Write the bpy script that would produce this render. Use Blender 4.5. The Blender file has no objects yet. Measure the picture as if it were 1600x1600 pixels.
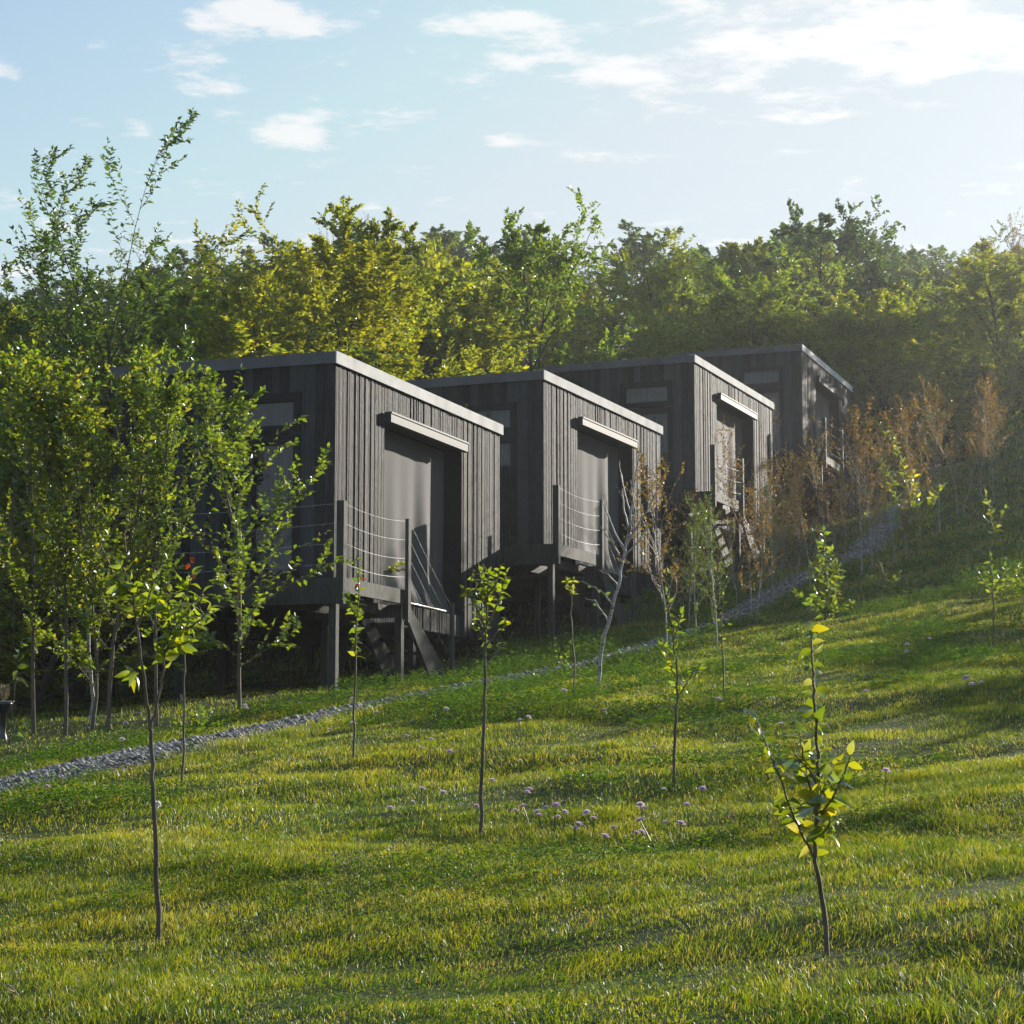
import bpy, math, random
import numpy as np
from mathutils import Vector, Matrix

R = math.radians
rng = np.random.default_rng(11)
random.seed(5)
SC = bpy.context.scene

# ------------------------------------------------------------------ camera, world, sun, exposure
F_PX, PITCH = 3289.0, R(7.0)
cd = bpy.data.cameras.new('camera')
cam = bpy.data.objects.new('camera', cd)
SC.collection.objects.link(cam)
cd.sensor_width = 36
cd.lens = F_PX / 1600 * 36
cd.clip_start = 0.1
cd.clip_end = 3000
cam.rotation_euler = (math.pi / 2 + PITCH, 0, 0)
SC.camera = cam

SUN_AZ, SUN_EL = R(40.2), R(16.6)          # azimuth from +Y towards +X
SUN = Vector((math.sin(SUN_AZ) * math.cos(SUN_EL), math.cos(SUN_AZ) * math.cos(SUN_EL), math.sin(SUN_EL)))
sl = bpy.data.lights.new('sun', 'SUN')
sl.energy = 4.8
sl.angle = R(0.5)
sl.color = (1.0, 0.92, 0.80)
so = bpy.data.objects.new('sun', sl)
SC.collection.objects.link(so)
so.rotation_euler = SUN.to_track_quat('Z', 'Y').to_euler()

SC.view_settings.view_transform = 'Standard'
SC.view_settings.look = 'None'
SC.view_settings.gamma = 1
SC.view_settings.exposure = 1.15
SC.cycles.max_bounces = 8
SC.cycles.transmission_bounces = 4
SC.cycles.transparent_max_bounces = 6
SC.cycles.volume_bounces = 0
SC.cycles.use_denoising = True


def dir_of(px, py):
    """world direction seen at a pixel of the photograph"""
    v = Vector(((px - 800) / F_PX, 1.0, -(py - 800) / F_PX))
    c, s = math.cos(PITCH), math.sin(PITCH)
    return Vector((v.x, v.y * c - v.z * s, v.y * s + v.z * c)).normalized()


def wp(px, py, d):
    """point at forward distance d (world Y) on the sight line of a pixel"""
    v = dir_of(px, py)
    return Vector((v.x / v.y * d, d, v.z / v.y * d))


class NT:
    """small node helper"""
    def __init__(s, tree):
        s.t = tree
        s.n = tree.nodes
    def new(s, typ, **kw):
        n = s.n.new(typ)
        for k, v in kw.items():
            if k.startswith('i_'):
                key = k[2:]
                key = int(key) if key.isdigit() else key.replace('_', ' ')
                s.put(n.inputs[key], v)
            else:
                setattr(n, k, v)
        return n
    def put(s, sock, v):
        if isinstance(v, bpy.types.NodeSocket):
            s.t.links.new(v, sock)
        else:
            sock.default_value = v
    def math(s, op, a, b=0.0, c=None):
        n = s.n.new('ShaderNodeMath'); n.operation = op
        s.put(n.inputs[0], a); s.put(n.inputs[1], b)
        if c is not None: s.put(n.inputs[2], c)
        return n.outputs[0]
    def mix(s, f, a, b, mode='MIX'):
        n = s.n.new('ShaderNodeMix'); n.data_type = 'RGBA'; n.blend_type = mode
        s.put(n.inputs[0], f); s.put(n.inputs[6], a); s.put(n.inputs[7], b)
        return n.outputs[2]
    def ramp(s, f, stops):
        n = s.n.new('ShaderNodeValToRGB')
        e = n.color_ramp.elements
        while len(e) < len(stops): e.new(0.5)
        for k, (p, c) in enumerate(stops):
            e[k].position = p; e[k].color = (*c, 1) if len(c) == 3 else c
        s.put(n.inputs[0], f)
        return n.outputs[0]
    def noise(s, vec, scale, detail=4, rough=0.55, out=0):
        n = s.n.new('ShaderNodeTexNoise')
        if vec is not None: s.put(n.inputs['Vector'], vec)
        n.inputs['Scale'].default_value = scale
        n.inputs['Detail'].default_value = detail
        n.inputs['Roughness'].default_value = rough
        return n.outputs[out]
    def smooth(s, v, a, b):
        n = s.n.new('ShaderNodeMapRange'); n.interpolation_type = 'SMOOTHSTEP'
        s.put(n.inputs[0], v); n.inputs[1].default_value = a; n.inputs[2].default_value = b
        return n.outputs[0]


# world: physical sky with a thin broken cloud layer
W = bpy.data.worlds.new("World")
SC.world = W
W.use_nodes = True
nt = NT(W.node_tree)
W.node_tree.nodes.clear()
sky = nt.new('ShaderNodeTexSky', sky_type='NISHITA', sun_disc=False, sun_elevation=SUN_EL, sun_rotation=SUN_AZ,
             air_density=1.0, dust_density=0.8, ozone_density=1.6, altitude=200)
geo = nt.new('ShaderNodeNewGeometry')
inc = nt.new('ShaderNodeVectorMath', operation='SCALE', i_0=geo.outputs['Incoming'], i_Scale=-1.0).outputs[0]
sep = nt.new('ShaderNodeSeparateXYZ', i_0=inc)
zc = nt.math('MAXIMUM', sep.outputs[2], 0.05)
cx = nt.math('DIVIDE', sep.outputs[0], zc)
cy = nt.math('DIVIDE', sep.outputs[1], zc)
# cloud deck coordinates, streaks run along one wind direction
pl = nt.new('ShaderNodeCombineXYZ', i_0=nt.math('MULTIPLY', cx, 1.0), i_1=nt.math('MULTIPLY', cy, 1.0), i_2=2.7).outputs[0]
n1 = nt.noise(pl, 7.5, 10, 0.62)
n2 = nt.noise(pl, 0.8, 2, 0.5)
cov = None
for (px, py, wx, wy, amp) in [(400, 25, 150, 34, .34), (330, 95, 130, 26, .2), (455, 58, 90, 22, .2), (455, 212, 85, 24, .30), (590, 130, 130, 16, .16),
                              (360, 140, 110, 12, .12), (700, 45, 60, 16, .18), (870, 30, 150, 40, .34), (960, 120, 90, 14, .22),
                              (1170, 60, 200, 70, .42), (1480, 60, 190, 80, .44), (1280, 180, 110, 12, .26), (1000, 245, 60, 14, .28),
                              (1240, 236, 120, 12, .30), (1580, 255, 90, 10, .28), (880, 90, 140, 14, .14)]:
    v = dir_of(px, py)
    a0 = nt.math('SUBTRACT', nt.math('DIVIDE', sep.outputs[0], nt.math('MAXIMUM', sep.outputs[1], 0.05)), v.x / v.y)
    b0 = nt.math('SUBTRACT', nt.math('DIVIDE', sep.outputs[2], nt.math('MAXIMUM', sep.outputs[1], 0.05)), v.z / v.y)
    a0 = nt.math('MULTIPLY', a0, F_PX / wx); b0 = nt.math('MULTIPLY', b0, F_PX / wy)
    g = nt.math('EXPONENT', nt.math('MULTIPLY', nt.math('ADD', nt.math('MULTIPLY', a0, a0), nt.math('MULTIPLY', b0, b0)), -1.0))
    g = nt.math('MULTIPLY', g, amp)
    cov = g if cov is None else nt.math('ADD', cov, g)
cl = nt.math('ADD', nt.math('ADD', nt.math('MULTIPLY', n1, 1.9), nt.math('MULTIPLY', cov, 0.95)), nt.math('MULTIPLY', nt.math('SUBTRACT', n2, 0.5), 0.35))
cl = nt.smooth(cl, 1.05, 1.42)
cl = nt.math('MULTIPLY', cl, nt.smooth(sep.outputs[2], 0.02, 0.2))
cl = nt.math('MULTIPLY', cl, 0.85)
# pale horizon haze of the late afternoon sky
hz = nt.smooth(sep.outputs[2], 0.42, 0.05)
SK = nt.mix(1.0, sky.outputs[0], (3.15, 3.6, 3.95, 1), 'DARKEN')
SK = nt.mix(nt.math('MULTIPLY_ADD', hz, 0.35, 0.1), SK, (3.1, 3.75, 4.2, 1))
SKY_MUL = 0.089
cc = nt.mix(cl, SK, (4.75, 4.72, 4.75, 1))
bg = nt.new('ShaderNodeBackground', i_0=cc, i_1=SKY_MUL)
wo = nt.new('ShaderNodeOutputWorld', i_0=bg.outputs[0])


# ------------------------------------------------------------------ materials
def mat(name):
    m = bpy.data.materials.new(name)
    m.use_nodes = True
    m.node_tree.nodes.clear()
    t = NT(m.node_tree)
    o = t.new('ShaderNodeOutputMaterial')
    return m, t, o


def pbr(name, color, rough=0.6, spec=0.5, metal=0.0, noise=None, bump=None, coat=0.0):
    m, t, o = mat(name)
    p = t.new('ShaderNodeBsdfPrincipled')
    p.inputs['Roughness'].default_value = rough
    p.inputs['Metallic'].default_value = metal
    p.inputs['Specular IOR Level'].default_value = spec
    tc = t.new('ShaderNodeTexCoord').outputs['Object']
    col = (*color, 1)
    if noise:
        sc, amt, stretch = noise
        mp = t.new('ShaderNodeMapping', i_0=tc); mp.inputs['Scale'].default_value = stretch
        f = t.noise(mp.outputs[0], sc, 6, 0.65)
        lo = tuple(c * (1 - amt) for c in color); hi = tuple(min(1, c * (1 + amt)) for c in color)
        col = t.ramp(f, [(0.3, lo), (0.72, hi)])
    t.put(p.inputs['Base Color'], col)
    if bump:
        sc, st, stretch = bump
        mp = t.new('ShaderNodeMapping', i_0=tc); mp.inputs['Scale'].default_value = stretch
        b = t.new('ShaderNodeBump', i_Strength=st, i_Distance=0.01)
        t.put(b.inputs['Height'], t.noise(mp.outputs[0], sc, 5, 0.7))
        t.put(p.inputs['Normal'], b.outputs[0])
    t.put(o.inputs[0], p.outputs[0])
    return m


def leaf_mat(name, stops, trans=0.45, gloss=0.08, rough=0.35, tcol=(1.25, 1.3, 0.55), objvar=0.25):
    m, t, o = mat(name)
    g = t.new('ShaderNodeNewGeometry')
    oi = t.new('ShaderNodeObjectInfo')
    f = t.math('ADD', t.math('MULTIPLY', g.outputs['Random Per Island'], 1 - objvar), t.math('MULTIPLY', oi.outputs['Random'], objvar))
    c = t.ramp(f, stops)
    d = t.new('ShaderNodeBsdfDiffuse', i_0=c)
    c2 = t.mix(1.0, c, (*tcol, 1), 'MULTIPLY')
    tr = t.new('ShaderNodeBsdfTranslucent', i_0=c2)
    mx = t.new('ShaderNodeMixShader', i_0=trans, i_1=d.outputs[0], i_2=tr.outputs[0])
    gl = t.new('ShaderNodeBsdfGlossy', i_0=(0.9, 0.95, 1.0, 1), i_1=rough)
    mx2 = t.new('ShaderNodeMixShader', i_0=gloss, i_1=mx.outputs[0], i_2=gl.outputs[0])
    t.put(o.inputs[0], mx2.outputs[0])
    return m


M = {}
def char_wood(name, k, warm=1.0):
    m, t, o = mat(name)
    p = t.new('ShaderNodeBsdfPrincipled')
    tc = t.new('ShaderNodeTexCoord').outputs['Object']
    g = t.new('ShaderNodeNewGeometry')
    mp = t.new('ShaderNodeMapping', i_0=tc); mp.inputs['Scale'].default_value = (26, 26, 1.6)
    grain = t.noise(mp.outputs[0], 3.0, 7, 0.75)
    mp2 = t.new('ShaderNodeMapping', i_0=tc); mp2.inputs['Scale'].default_value = (1, 1, 0.22)
    blot = t.noise(mp2.outputs[0], 3.0, 5, 0.6)
    f = t.math('ADD', t.math('MULTIPLY', grain, 0.55), t.math('ADD', t.math('MULTIPLY', g.outputs['Random Per Island'], 0.25), t.math('MULTIPLY', blot, 0.3)))
    c = t.ramp(f, [(0.36, (k * .2, k * .2, k * .21)), (0.52, (k * .9, k * .91 , k * .93 * warm)), (0.72, (k * 2.6, k * 2.65, k * 2.7 * warm))])
    t.put(p.inputs['Base Color'], c)
    # charred crackle running along the boards
    mp3 = t.new('ShaderNodeMapping', i_0=tc); mp3.inputs['Scale'].default_value = (40, 40, 9)
    v = t.new('ShaderNodeTexVoronoi', i_Vector=mp3.outputs[0], i_Scale=1.3)
    h = t.math('ADD', t.math('MULTIPLY', grain, 1.0), t.math('MULTIPLY', v.outputs[0], 0.5))
    b = t.new('ShaderNodeBump', i_Strength=1.0, i_Distance=0.012)
    t.put(b.inputs['Height'], h)
    t.put(p.inputs['Normal'], b.outputs[0])
    t.put(p.inputs['Roughness'], t.math('ADD', 0.52, t.math('MULTIPLY', grain, 0.3)))
    p.inputs['Specular IOR Level'].default_value = 0.10
    t.put(o.inputs[0], p.outputs[0])
    return m
M['char'] = char_wood('charred_boards', 0.026)
M['beam'] = char_wood('dark_stained_timber', 0.045, 0.85)
M['fascia_lit'] = pbr('roof_flashing_sunlit', (0.50, 0.495, 0.48), 0.8, 0.06, 0.0, noise=(3, .18, (1, 1, 1)), bump=(6, .15, (1, 1, 1)))  # same metal as the side fascia; sunlight is painted into this paler colour
M['roof'] = pbr('roof_sheet', (0.08, 0.08, 0.085), 0.6, noise=(2, .3, (1, 1, 1)))
M['boxmetal'] = pbr('blind_box_metal', (0.05, 0.052, 0.057), 0.6, 0.12, 0.0, bump=(30, .05, (1, 1, 1)))
M['rail'] = pbr('blind_rail_metal', (0.35, 0.35, 0.35), 0.35, 0.6, 0.6)
M['frame'] = pbr('window_frame', (0.012, 0.013, 0.015), 0.6, 0.15, noise=(8, .3, (1, 1, 1)))
M['inside'] = pbr('interior', (0.03, 0.03, 0.03), 0.9)
M['curtain'] = pbr('curtain_cloth', (0.085, 0.085, 0.09), 0.9, noise=(4, .1, (1, 1, 1)))
M['wire'] = pbr('steel_wire', (0.6, 0.6, 0.58), 0.25, 0.6, 0.8)
def glass():
    m, t, o = mat('window_glass')
    gl = t.new('ShaderNodeBsdfGlossy', i_0=(0.85, 0.9, 0.95, 1), i_1=0.03)
    tr = t.new('ShaderNodeBsdfTransparent', i_0=(0.8, 0.83, 0.84, 1))
    fr = t.new('ShaderNodeFresnel', i_0=1.5)
    f = t.math('MULTIPLY_ADD', fr.outputs[0], 0.65, 0.0)
    mx = t.new('ShaderNodeMixShader', i_0=f, i_1=tr.outputs[0], i_2=gl.outputs[0])
    t.put(o.inputs[0], mx.outputs[0])
    return m
M['glass'] = glass()
def fabric():
    m, t, o = mat('blind_fabric')
    tc = t.new('ShaderNodeTexCoord').outputs['Object']
    mp = t.new('ShaderNodeMapping', i_0=tc); mp.inputs['Scale'].default_value = (1, 1, 1)
    n = t.noise(mp.outputs[0], 260, 2, 0.6)
    c = t.ramp(n, [(0.3, (0.07, 0.07, 0.069)), (0.7, (0.105, 0.104, 0.102))])
    p = t.new('ShaderNodeBsdfPrincipled', i_0=c); p.inputs['Roughness'].default_value = 0.75
    p.inputs['Specular IOR Level'].default_value = 0.08
    b = t.new('ShaderNodeBump', i_Strength=0.25, i_Distance=0.002); t.put(b.inputs['Height'], n); t.put(p.inputs['Normal'], b.outputs[0])
    t.put(o.inputs[0], p.outputs[0])
    return m
M['fabric'] = fabric()
M['bark'] = pbr('brown_bark', (0.12, 0.095, 0.07), 0.8, 0.3, noise=(20, .5, (1, 1, .3)), bump=(40, .6, (1, 1, .3)))
M['barkdark'] = pbr('dark_bark', (0.05, 0.04, 0.032), 0.85, 0.3, noise=(12, .5, (1, 1, .3)))
def birch():
    m, t, o = mat('birch_bark')
    tc = t.new('ShaderNodeTexCoord').outputs['Object']
    mp = t.new('ShaderNodeMapping', i_0=tc); mp.inputs['Scale'].default_value = (6, 6, 26)
    n = t.noise(mp.outputs[0], 1.6, 4, 0.6)
    c = t.ramp(n, [(0.36, (0.03, 0.026, 0.022)), (0.44, (0.24, 0.225, 0.21)), (0.75, (0.42, 0.40, 0.38))])
    p = t.new('ShaderNodeBsdfPrincipled', i_0=c); p.inputs['Roughness'].default_value = 0.6
    t.put(o.inputs[0], p.outputs[0])
    return m
M['birch'] = birch()
M['leaf_grove'] = leaf_mat('grove_leaves', [(0.0, (0.06, 0.12, 0.010)), (0.45, (0.13, 0.20, 0.014)), (0.85, (0.22, 0.26, 0.018)), (1.0, (0.42, 0.34, 0.02))], 0.55, 0.06, 0.42, (1.5, 1.4, .5))
M['leaf_dark'] = leaf_mat('dark_leaves', [(0.0, (0.035, 0.075, 0.012)), (0.5, (0.075, 0.13, 0.016)), (1.0, (0.17, 0.20, 0.02))], 0.55, 0.07, 0.32)
M['leaf_green'] = leaf_mat('green_leaves', [(0.0, (0.045, 0.10, 0.010)), (0.5, (0.14, 0.22, 0.016)), (1.0, (0.30, 0.32, 0.02))], 0.62, 0.05, 0.35, (1.5, 1.4, .5))
M['leaf_olive'] = leaf_mat('olive_leaves', [(0.0, (0.10, 0.15, 0.010)), (0.5, (0.19, 0.25, 0.016)), (1.0, (0.38, 0.36, 0.02))], 0.62, 0.05, 0.38, (1.5, 1.35, .5))
M['leaf_gold'] = leaf_mat('golden_green_leaves', [(0.0, (0.12, 0.14, 0.010)), (0.5, (0.19, 0.23, 0.014)), (1.0, (0.34, 0.33, 0.018))], 0.55, 0.05, 0.38, (1.5, 1.35, .5))
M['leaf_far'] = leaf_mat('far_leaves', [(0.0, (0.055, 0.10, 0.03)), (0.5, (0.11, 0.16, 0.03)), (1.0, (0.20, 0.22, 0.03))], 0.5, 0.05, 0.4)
M['leaf_brown'] = leaf_mat('browning_birch_leaves', [(0.0, (0.09, 0.055, 0.022)), (0.4, (0.20, 0.125, 0.035)), (0.7, (0.30, 0.21, 0.045)), (1.0, (0.17, 0.22, 0.03))], 0.45, 0.05, 0.4, (1.3, 1.1, 0.6))
M['leaf_mixed'] = leaf_mat('turning_birch_leaves', [(0.0, (0.17, 0.10, 0.02)), (0.3, (0.09, 0.12, 0.018)), (0.7, (0.11, 0.17, 0.02)), (1.0, (0.22, 0.2, 0.02))], 0.5, 0.06, 0.4)
M['leaf_sap'] = leaf_mat('sapling_leaves', [(0.0, (0.09, 0.15, 0.012)), (0.6, (0.18, 0.24, 0.016)), (1.0, (0.38, 0.34, 0.02))], 0.6, 0.07, 0.25, (1.5, 1.4, .5))
M['leaf_red'] = leaf_mat('red_leaves', [(0.0, (0.16, 0.025, 0.012)), (1.0, (0.34, 0.08, 0.015))], 0.5, 0.08, 0.3, (1.3, .7, .5))
M['leaf_big'] = leaf_mat('broad_sapling_leaves', [(0.0, (0.06, 0.12, 0.010)), (0.4, (0.16, 0.22, 0.014)), (1.0, (0.45, 0.38, 0.02))], 0.6, 0.12, 0.22, (1.5, 1.35, .5))
M['stem_green'] = pbr('sapling_stem', (0.10, 0.075, 0.045), 0.6, 0.4, noise=(40, .4, (1, 1, .4)))


def grass_mat():
    m, t, o = mat('grass_blades')
    g = t.new('ShaderNodeNewGeometry')
    tc = t.new('ShaderNodeTexCoord').outputs['Object']
    big = t.noise(tc, 0.55, 4, 0.6)
    sm = t.noise(tc, 3.2, 3, 0.6)
    fine = t.noise(tc, 9.0, 2, 0.6)
    big = t.smooth(big, 0.3, 0.7); sm = t.smooth(sm, 0.3, 0.7); fine = t.smooth(fine, 0.3, 0.7)
    f = t.math('ADD', t.math('MULTIPLY', big, 0.28), t.math('ADD', t.math('MULTIPLY', sm, 0.26), t.math('ADD', t.math('MULTIPLY', fine, 0.2), t.math('MULTIPLY', g.outputs['Random Per Island'], 0.30))))
    c = t.ramp(f, [(0.15, (0.025, 0.065, 0.006)), (0.40, (0.082, 0.138, 0.009)), (0.62, (0.185, 0.225, 0.014)), (0.88, (0.33, 0.30, 0.04))])
    dry = t.math('GREATER_THAN', t.math('FRACT', t.math('MULTIPLY', g.outputs['Random Per Island'], 17.31)), 0.90)
    c = t.mix(dry, c, (0.33, 0.26, 0.11, 1))
    d = t.new('ShaderNodeBsdfDiffuse', i_0=c)
    c2 = t.mix(1.0, c, (1.5, 1.4, 0.5, 1), 'MULTIPLY')
    tr = t.new('ShaderNodeBsdfTranslucent', i_0=c2)
    mx = t.new('ShaderNodeMixShader', i_0=0.55, i_1=d.outputs[0], i_2=tr.outputs[0])
    gl = t.new('ShaderNodeBsdfGlossy', i_0=(0.9, 0.95, 0.9, 1), i_1=0.4)
    mx2 = t.new('ShaderNodeMixShader', i_0=0.035, i_1=mx.outputs[0], i_2=gl.outputs[0])
    t.put(o.inputs[0], mx2.outputs[0])
    return m
M['grass'] = grass_mat()
M['weed'] = leaf_mat('weed_leaves', [(0.0, (0.03, 0.085, 0.010)), (0.6, (0.07, 0.145, 0.014)), (1.0, (0.13, 0.19, 0.02))], 0.55, 0.04, 0.4, (1.5, 1.4, .5))


def soil_mat():
    m, t, o = mat('ground_soil')
    tc = t.new('ShaderNodeTexCoord').outputs['Object']
    a = t.noise(tc, 0.5, 5, 0.6); b = t.noise(tc, 14, 5, 0.7)
    f = t.math('ADD', t.math('MULTIPLY', a, .5), t.math('MULTIPLY', b, .5))
    c = t.ramp(f, [(0.35, (0.022, 0.034, 0.010)), (0.52, (0.04, 0.062, 0.014)), (0.68, (0.085, 0.08, 0.03))])
    p = t.new('ShaderNodeBsdfPrincipled', i_0=c); p.inputs['Roughness'].default_value = 0.95
    p.inputs['Specular IOR Level'].default_value = 0.1
    bm = t.new('ShaderNodeBump', i_Strength=0.8, i_Distance=0.03); t.put(bm.inputs['Height'], b); t.put(p.inputs['Normal'], bm.outputs[0])
    t.put(o.inputs[0], p.outputs[0])
    return m
M['soil'] = soil_mat()
def gravel_mat(name, k):
    m, t, o = mat(name)
    g = t.new('ShaderNodeNewGeometry')
    tc = t.new('ShaderNodeTexCoord').outputs['Object']
    n = t.noise(tc, 9, 4, 0.6)
    f = t.math('ADD', t.math('MULTIPLY', g.outputs['Random Per Island'], .7), t.math('MULTIPLY', n, .3))
    c = t.ramp(f, [(0.1, (.07 * k, .068 * k, .06 * k)), (0.5, (.19 * k, .185 * k, .17 * k)), (0.9, (.40 * k, .385 * k, .35 * k))])
    p = t.new('ShaderNodeBsdfPrincipled', i_0=c); p.inputs['Roughness'].default_value = 0.8
    t.put(o.inputs[0], p.outputs[0])
    return m
M['pebble'] = gravel_mat('pebbles', 1.0)
M['gravel'] = pbr('gravel_bed', (0.17, 0.165, 0.155), 0.9, 0.2, noise=(40, .6, (1, 1, 1)), bump=(60, 1.0, (1, 1, 1)))
M['petal'] = leaf_mat('pale_pink_petals', [(0, (.62, .42, .62)), (1, (.82, .72, .82))], .4, .03, .5, (1, 1, 1))
M['fluff'] = leaf_mat('white_fluff', [(0, (.6, .6, .56)), (1, (.8, .8, .76))], .5, .03, .5, (1, 1, 1))
M['pot'] = pbr('black_planter', (0.02, 0.02, 0.022), 0.3, 0.6)
M['potrim'] = pbr('pale_planter_rim', (0.5, 0.5, 0.48), 0.35, 0.5)
M['straw'] = pbr('dry_straw', (0.36, 0.29, 0.18), 0.8, noise=(30, .3, (1, 1, 1)))


# ------------------------------------------------------------------ mesh helpers
COL = SC.collection


def link(name, me, m=None, parent=None):
    o = bpy.data.objects.new(name, me)
    COL.objects.link(o)
    if m is not None:
        me.materials.append(m)
    if parent is not None:
        o.parent = parent
    return o


def np_mesh(name, V, T):
    """mesh from an (n,3) vertex array and an (m,k) face array"""
    V = np.ascontiguousarray(V, dtype=np.float32); T = np.ascontiguousarray(T, dtype=np.int32)
    me = bpy.data.meshes.new(name)
    k = T.shape[1]
    me.vertices.add(len(V)); me.vertices.foreach_set('co', V.ravel())
    me.loops.add(T.size); me.loops.foreach_set('vertex_index', T.ravel())
    me.polygons.add(len(T)); me.polygons.foreach_set('loop_start', np.arange(0, T.size, k, dtype=np.int32))
    me.update(calc_edges=True)
    return me


class MB:
    def __init__(s):
        s.v = []; s.f = []
    def box(s, lo, hi):
        x0, y0, z0 = lo; x1, y1, z1 = hi
        b = len(s.v)
        s.v += [(x0, y0, z0), (x1, y0, z0), (x1, y1, z0), (x0, y1, z0), (x0, y0, z1), (x1, y0, z1), (x1, y1, z1), (x0, y1, z1)]
        s.f += [tuple(b + i for i in q) for q in ((0, 3, 2, 1), (4, 5, 6, 7), (0, 1, 5, 4), (1, 2, 6, 5), (2, 3, 7, 6), (3, 0, 4, 7))]
    def prism(s, pts, axis, a, b_):
        """extrude a polygon given in the plane across axis 'y' (pts are x,z)"""
        n = len(pts); b = len(s.v)
        s.v += [(p[0], a, p[1]) for p in pts] + [(p[0], b_, p[1]) for p in pts]
        s.f.append(tuple(b + i for i in range(n))); s.f.append(tuple(b + n + i for i in reversed(range(n))))
        for i in range(n):
            j = (i + 1) % n
            s.f.append((b + i, b + n + i, b + n + j, b + j))
    def tube(s, pts, rad, sides=6, cap=True):
        pts = [Vector(p) for p in pts]
        if not hasattr(rad, '__len__'): rad = [rad] * len(pts)
        b = len(s.v); n = len(pts); x = None
        for i, p in enumerate(pts):
            t = (pts[min(i + 1, n - 1)] - pts[max(i - 1, 0)])
            t = t.normalized() if t.length > 1e-9 else Vector((0, 0, 1))
            if x is None:
                x = t.orthogonal().normalized()
            x = x - t * x.dot(t)
            x = x.normalized() if x.length > 1e-6 else t.orthogonal().normalized()
            y = t.cross(x)
            for k in range(sides):
                a = 2 * math.pi * k / sides
                s.v.append(tuple(p + (x * math.cos(a) + y * math.sin(a)) * rad[i]))
        for i in range(n - 1):
            for k in range(sides):
                k2 = (k + 1) % sides
                s.f.append((b + i * sides + k, b + i * sides + k2, b + (i + 1) * sides + k2, b + (i + 1) * sides + k))
        if cap:
            s.f.append(tuple(b + k for k in reversed(range(sides))))
            s.f.append(tuple(b + (n - 1) * sides + k for k in range(sides)))
    def mesh(s, name, smooth=False):
        me = bpy.data.meshes.new(name)
        me.from_pydata(s.v, [], s.f)
        if smooth:
            me.polygons.foreach_set('use_smooth', [True] * len(me.polygons))
        me.update()
        return me
    def build(s, name, m, parent=None, smooth=False):
        return link(name, s.mesh(name, smooth), m, parent)


def thing(name, label, cat, loc=(0, 0, 0), group=None):
    o = bpy.data.objects.new(name, None)
    COL.objects.link(o)
    o.location = loc
    o.empty_display_size = 0.2
    o['label'] = label; o['category'] = cat
    if group: o['group'] = group
    return o


def tag(o, label, cat, group=None):
    o['label'] = label; o['category'] = cat
    if group: o['group'] = group
    return o


def copy_tree(root, loc=None, label=None, group=None, mats=None):
    def rec(o, par):
        c = o.copy()
        COL.objects.link(c)
        c.parent = par
        for ch in o.children:
            rec(ch, c)
        return c
    c = rec(root, None)
    if loc is not None: c.location = loc
    if label: c['label'] = label
    if group: c['group'] = group
    if mats:
        for ch in c.children:
            key = ch.name.split('.')[0]
            if key in mats:
                ch.material_slots[0].link = 'OBJECT'
                ch.material_slots[0].material = mats[key]
    return c


# ------------------------------------------------------------------ terrain
CAB = [(-2.284, 26.575, 5.326, 0.346), (0.495, 34.207, 6.543, 0.390), (3.724, 42.637, 8.483, 0.386), (7.22, 51.795, 10.57, 0.358)]
ROOF_H = 3.08


def path_center(d):
    return np.interp(d, [0, 13.9, 17, 25.5, 33.1, 41.5, 48, 53, 62], [-9.0, -3.15, -2.2, 0.72, 3.5, 6.75, 9.1, 10.2, 10.5])


ctrl = []
def cp(x, d, z): ctrl.append((x, d, z))
def cpp(px, py, d):
    p = wp(px, py, d); ctrl.append((p.x, p.y, p.z))
for d in (0, 4, 8, 12, 16):
    for x in (-6, -2, 1.5, 5):
        cp(x, d, -1.0 + .09 * d + .10 * x)
for a in [(0, 1232, 13.9), (336, 1162, 17), (893, 1046, 25.5), (1148, 972, 33.1), (1333, 886, 41.5), (1462, 822, 50.7),
          (517, 1083, 24.7), (703, 1066, 27.2), (862, 1013, 32.5), (118, 1148, 20), (380, 1110, 22), (30, 1160, 19),
          (1600, 1000, 19.5), (1600, 905, 29), (1600, 800, 38), (1600, 700, 43.5), (1600, 612, 49.5),
          (1450, 905, 32), (1450, 853, 40), (1500, 790, 45), (1250, 1000, 25), (1400, 960, 26)]:
    cpp(*a)
cp(3.0, 40.8, 3.85); cp(6.6, 50, 5.9); cp(-6, 27.5, .85); cp(-3, 36, 1.9); cp(0.5, 45, 3.9); cp(4, 54, 6.0); cp(-0.3, 32.2, 1.85); cp(2.6, 40.0, 3.5)
for a in [(-25, 60, 3), (-8, 60, 6), (6, 66, 8.6), (14, 60, 8.9), (14, 68, 9.4), (20, 66, 9.2), (25, 60, 8.4), (18, 50, 7.9), (22, 50, 7.6), (17, 44, 7.0), (-40, 100, 12), (0, 100, 16.5), (30, 100, 16.5), (60, 100, 20),
          (-70, 160, 20), (0, 160, 27), (70, 160, 30), (-30, 20, -1.6), (-15, 20, -.8), (-12, 35, 1.0), (15, 20, 2.2), (30, 20, 4), (15, 40, 6.5),
          (30, 40, 6.6), (40, 60, 11), (-40, 40, -1), (0, -20, -2.5), (-30, -20, -4), (30, -20, .5), (-60, 60, 0), (80, 40, 12)]:
    cp(*a)
C = np.array(ctrl)
def _U(r2):
    return 0.5 * r2 * np.log(r2 + 1e-9)
n_ = len(C)
K = _U(((C[:, None, :2] - C[None, :, :2]) ** 2).sum(-1)) + np.eye(n_) * 2.5
P_ = np.hstack([np.ones((n_, 1)), C[:, :2]])
A = np.block([[K, P_], [P_.T, np.zeros((3, 3))]])
sol = np.linalg.solve(A, np.concatenate([C[:, 2], np.zeros(3)]))
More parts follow.
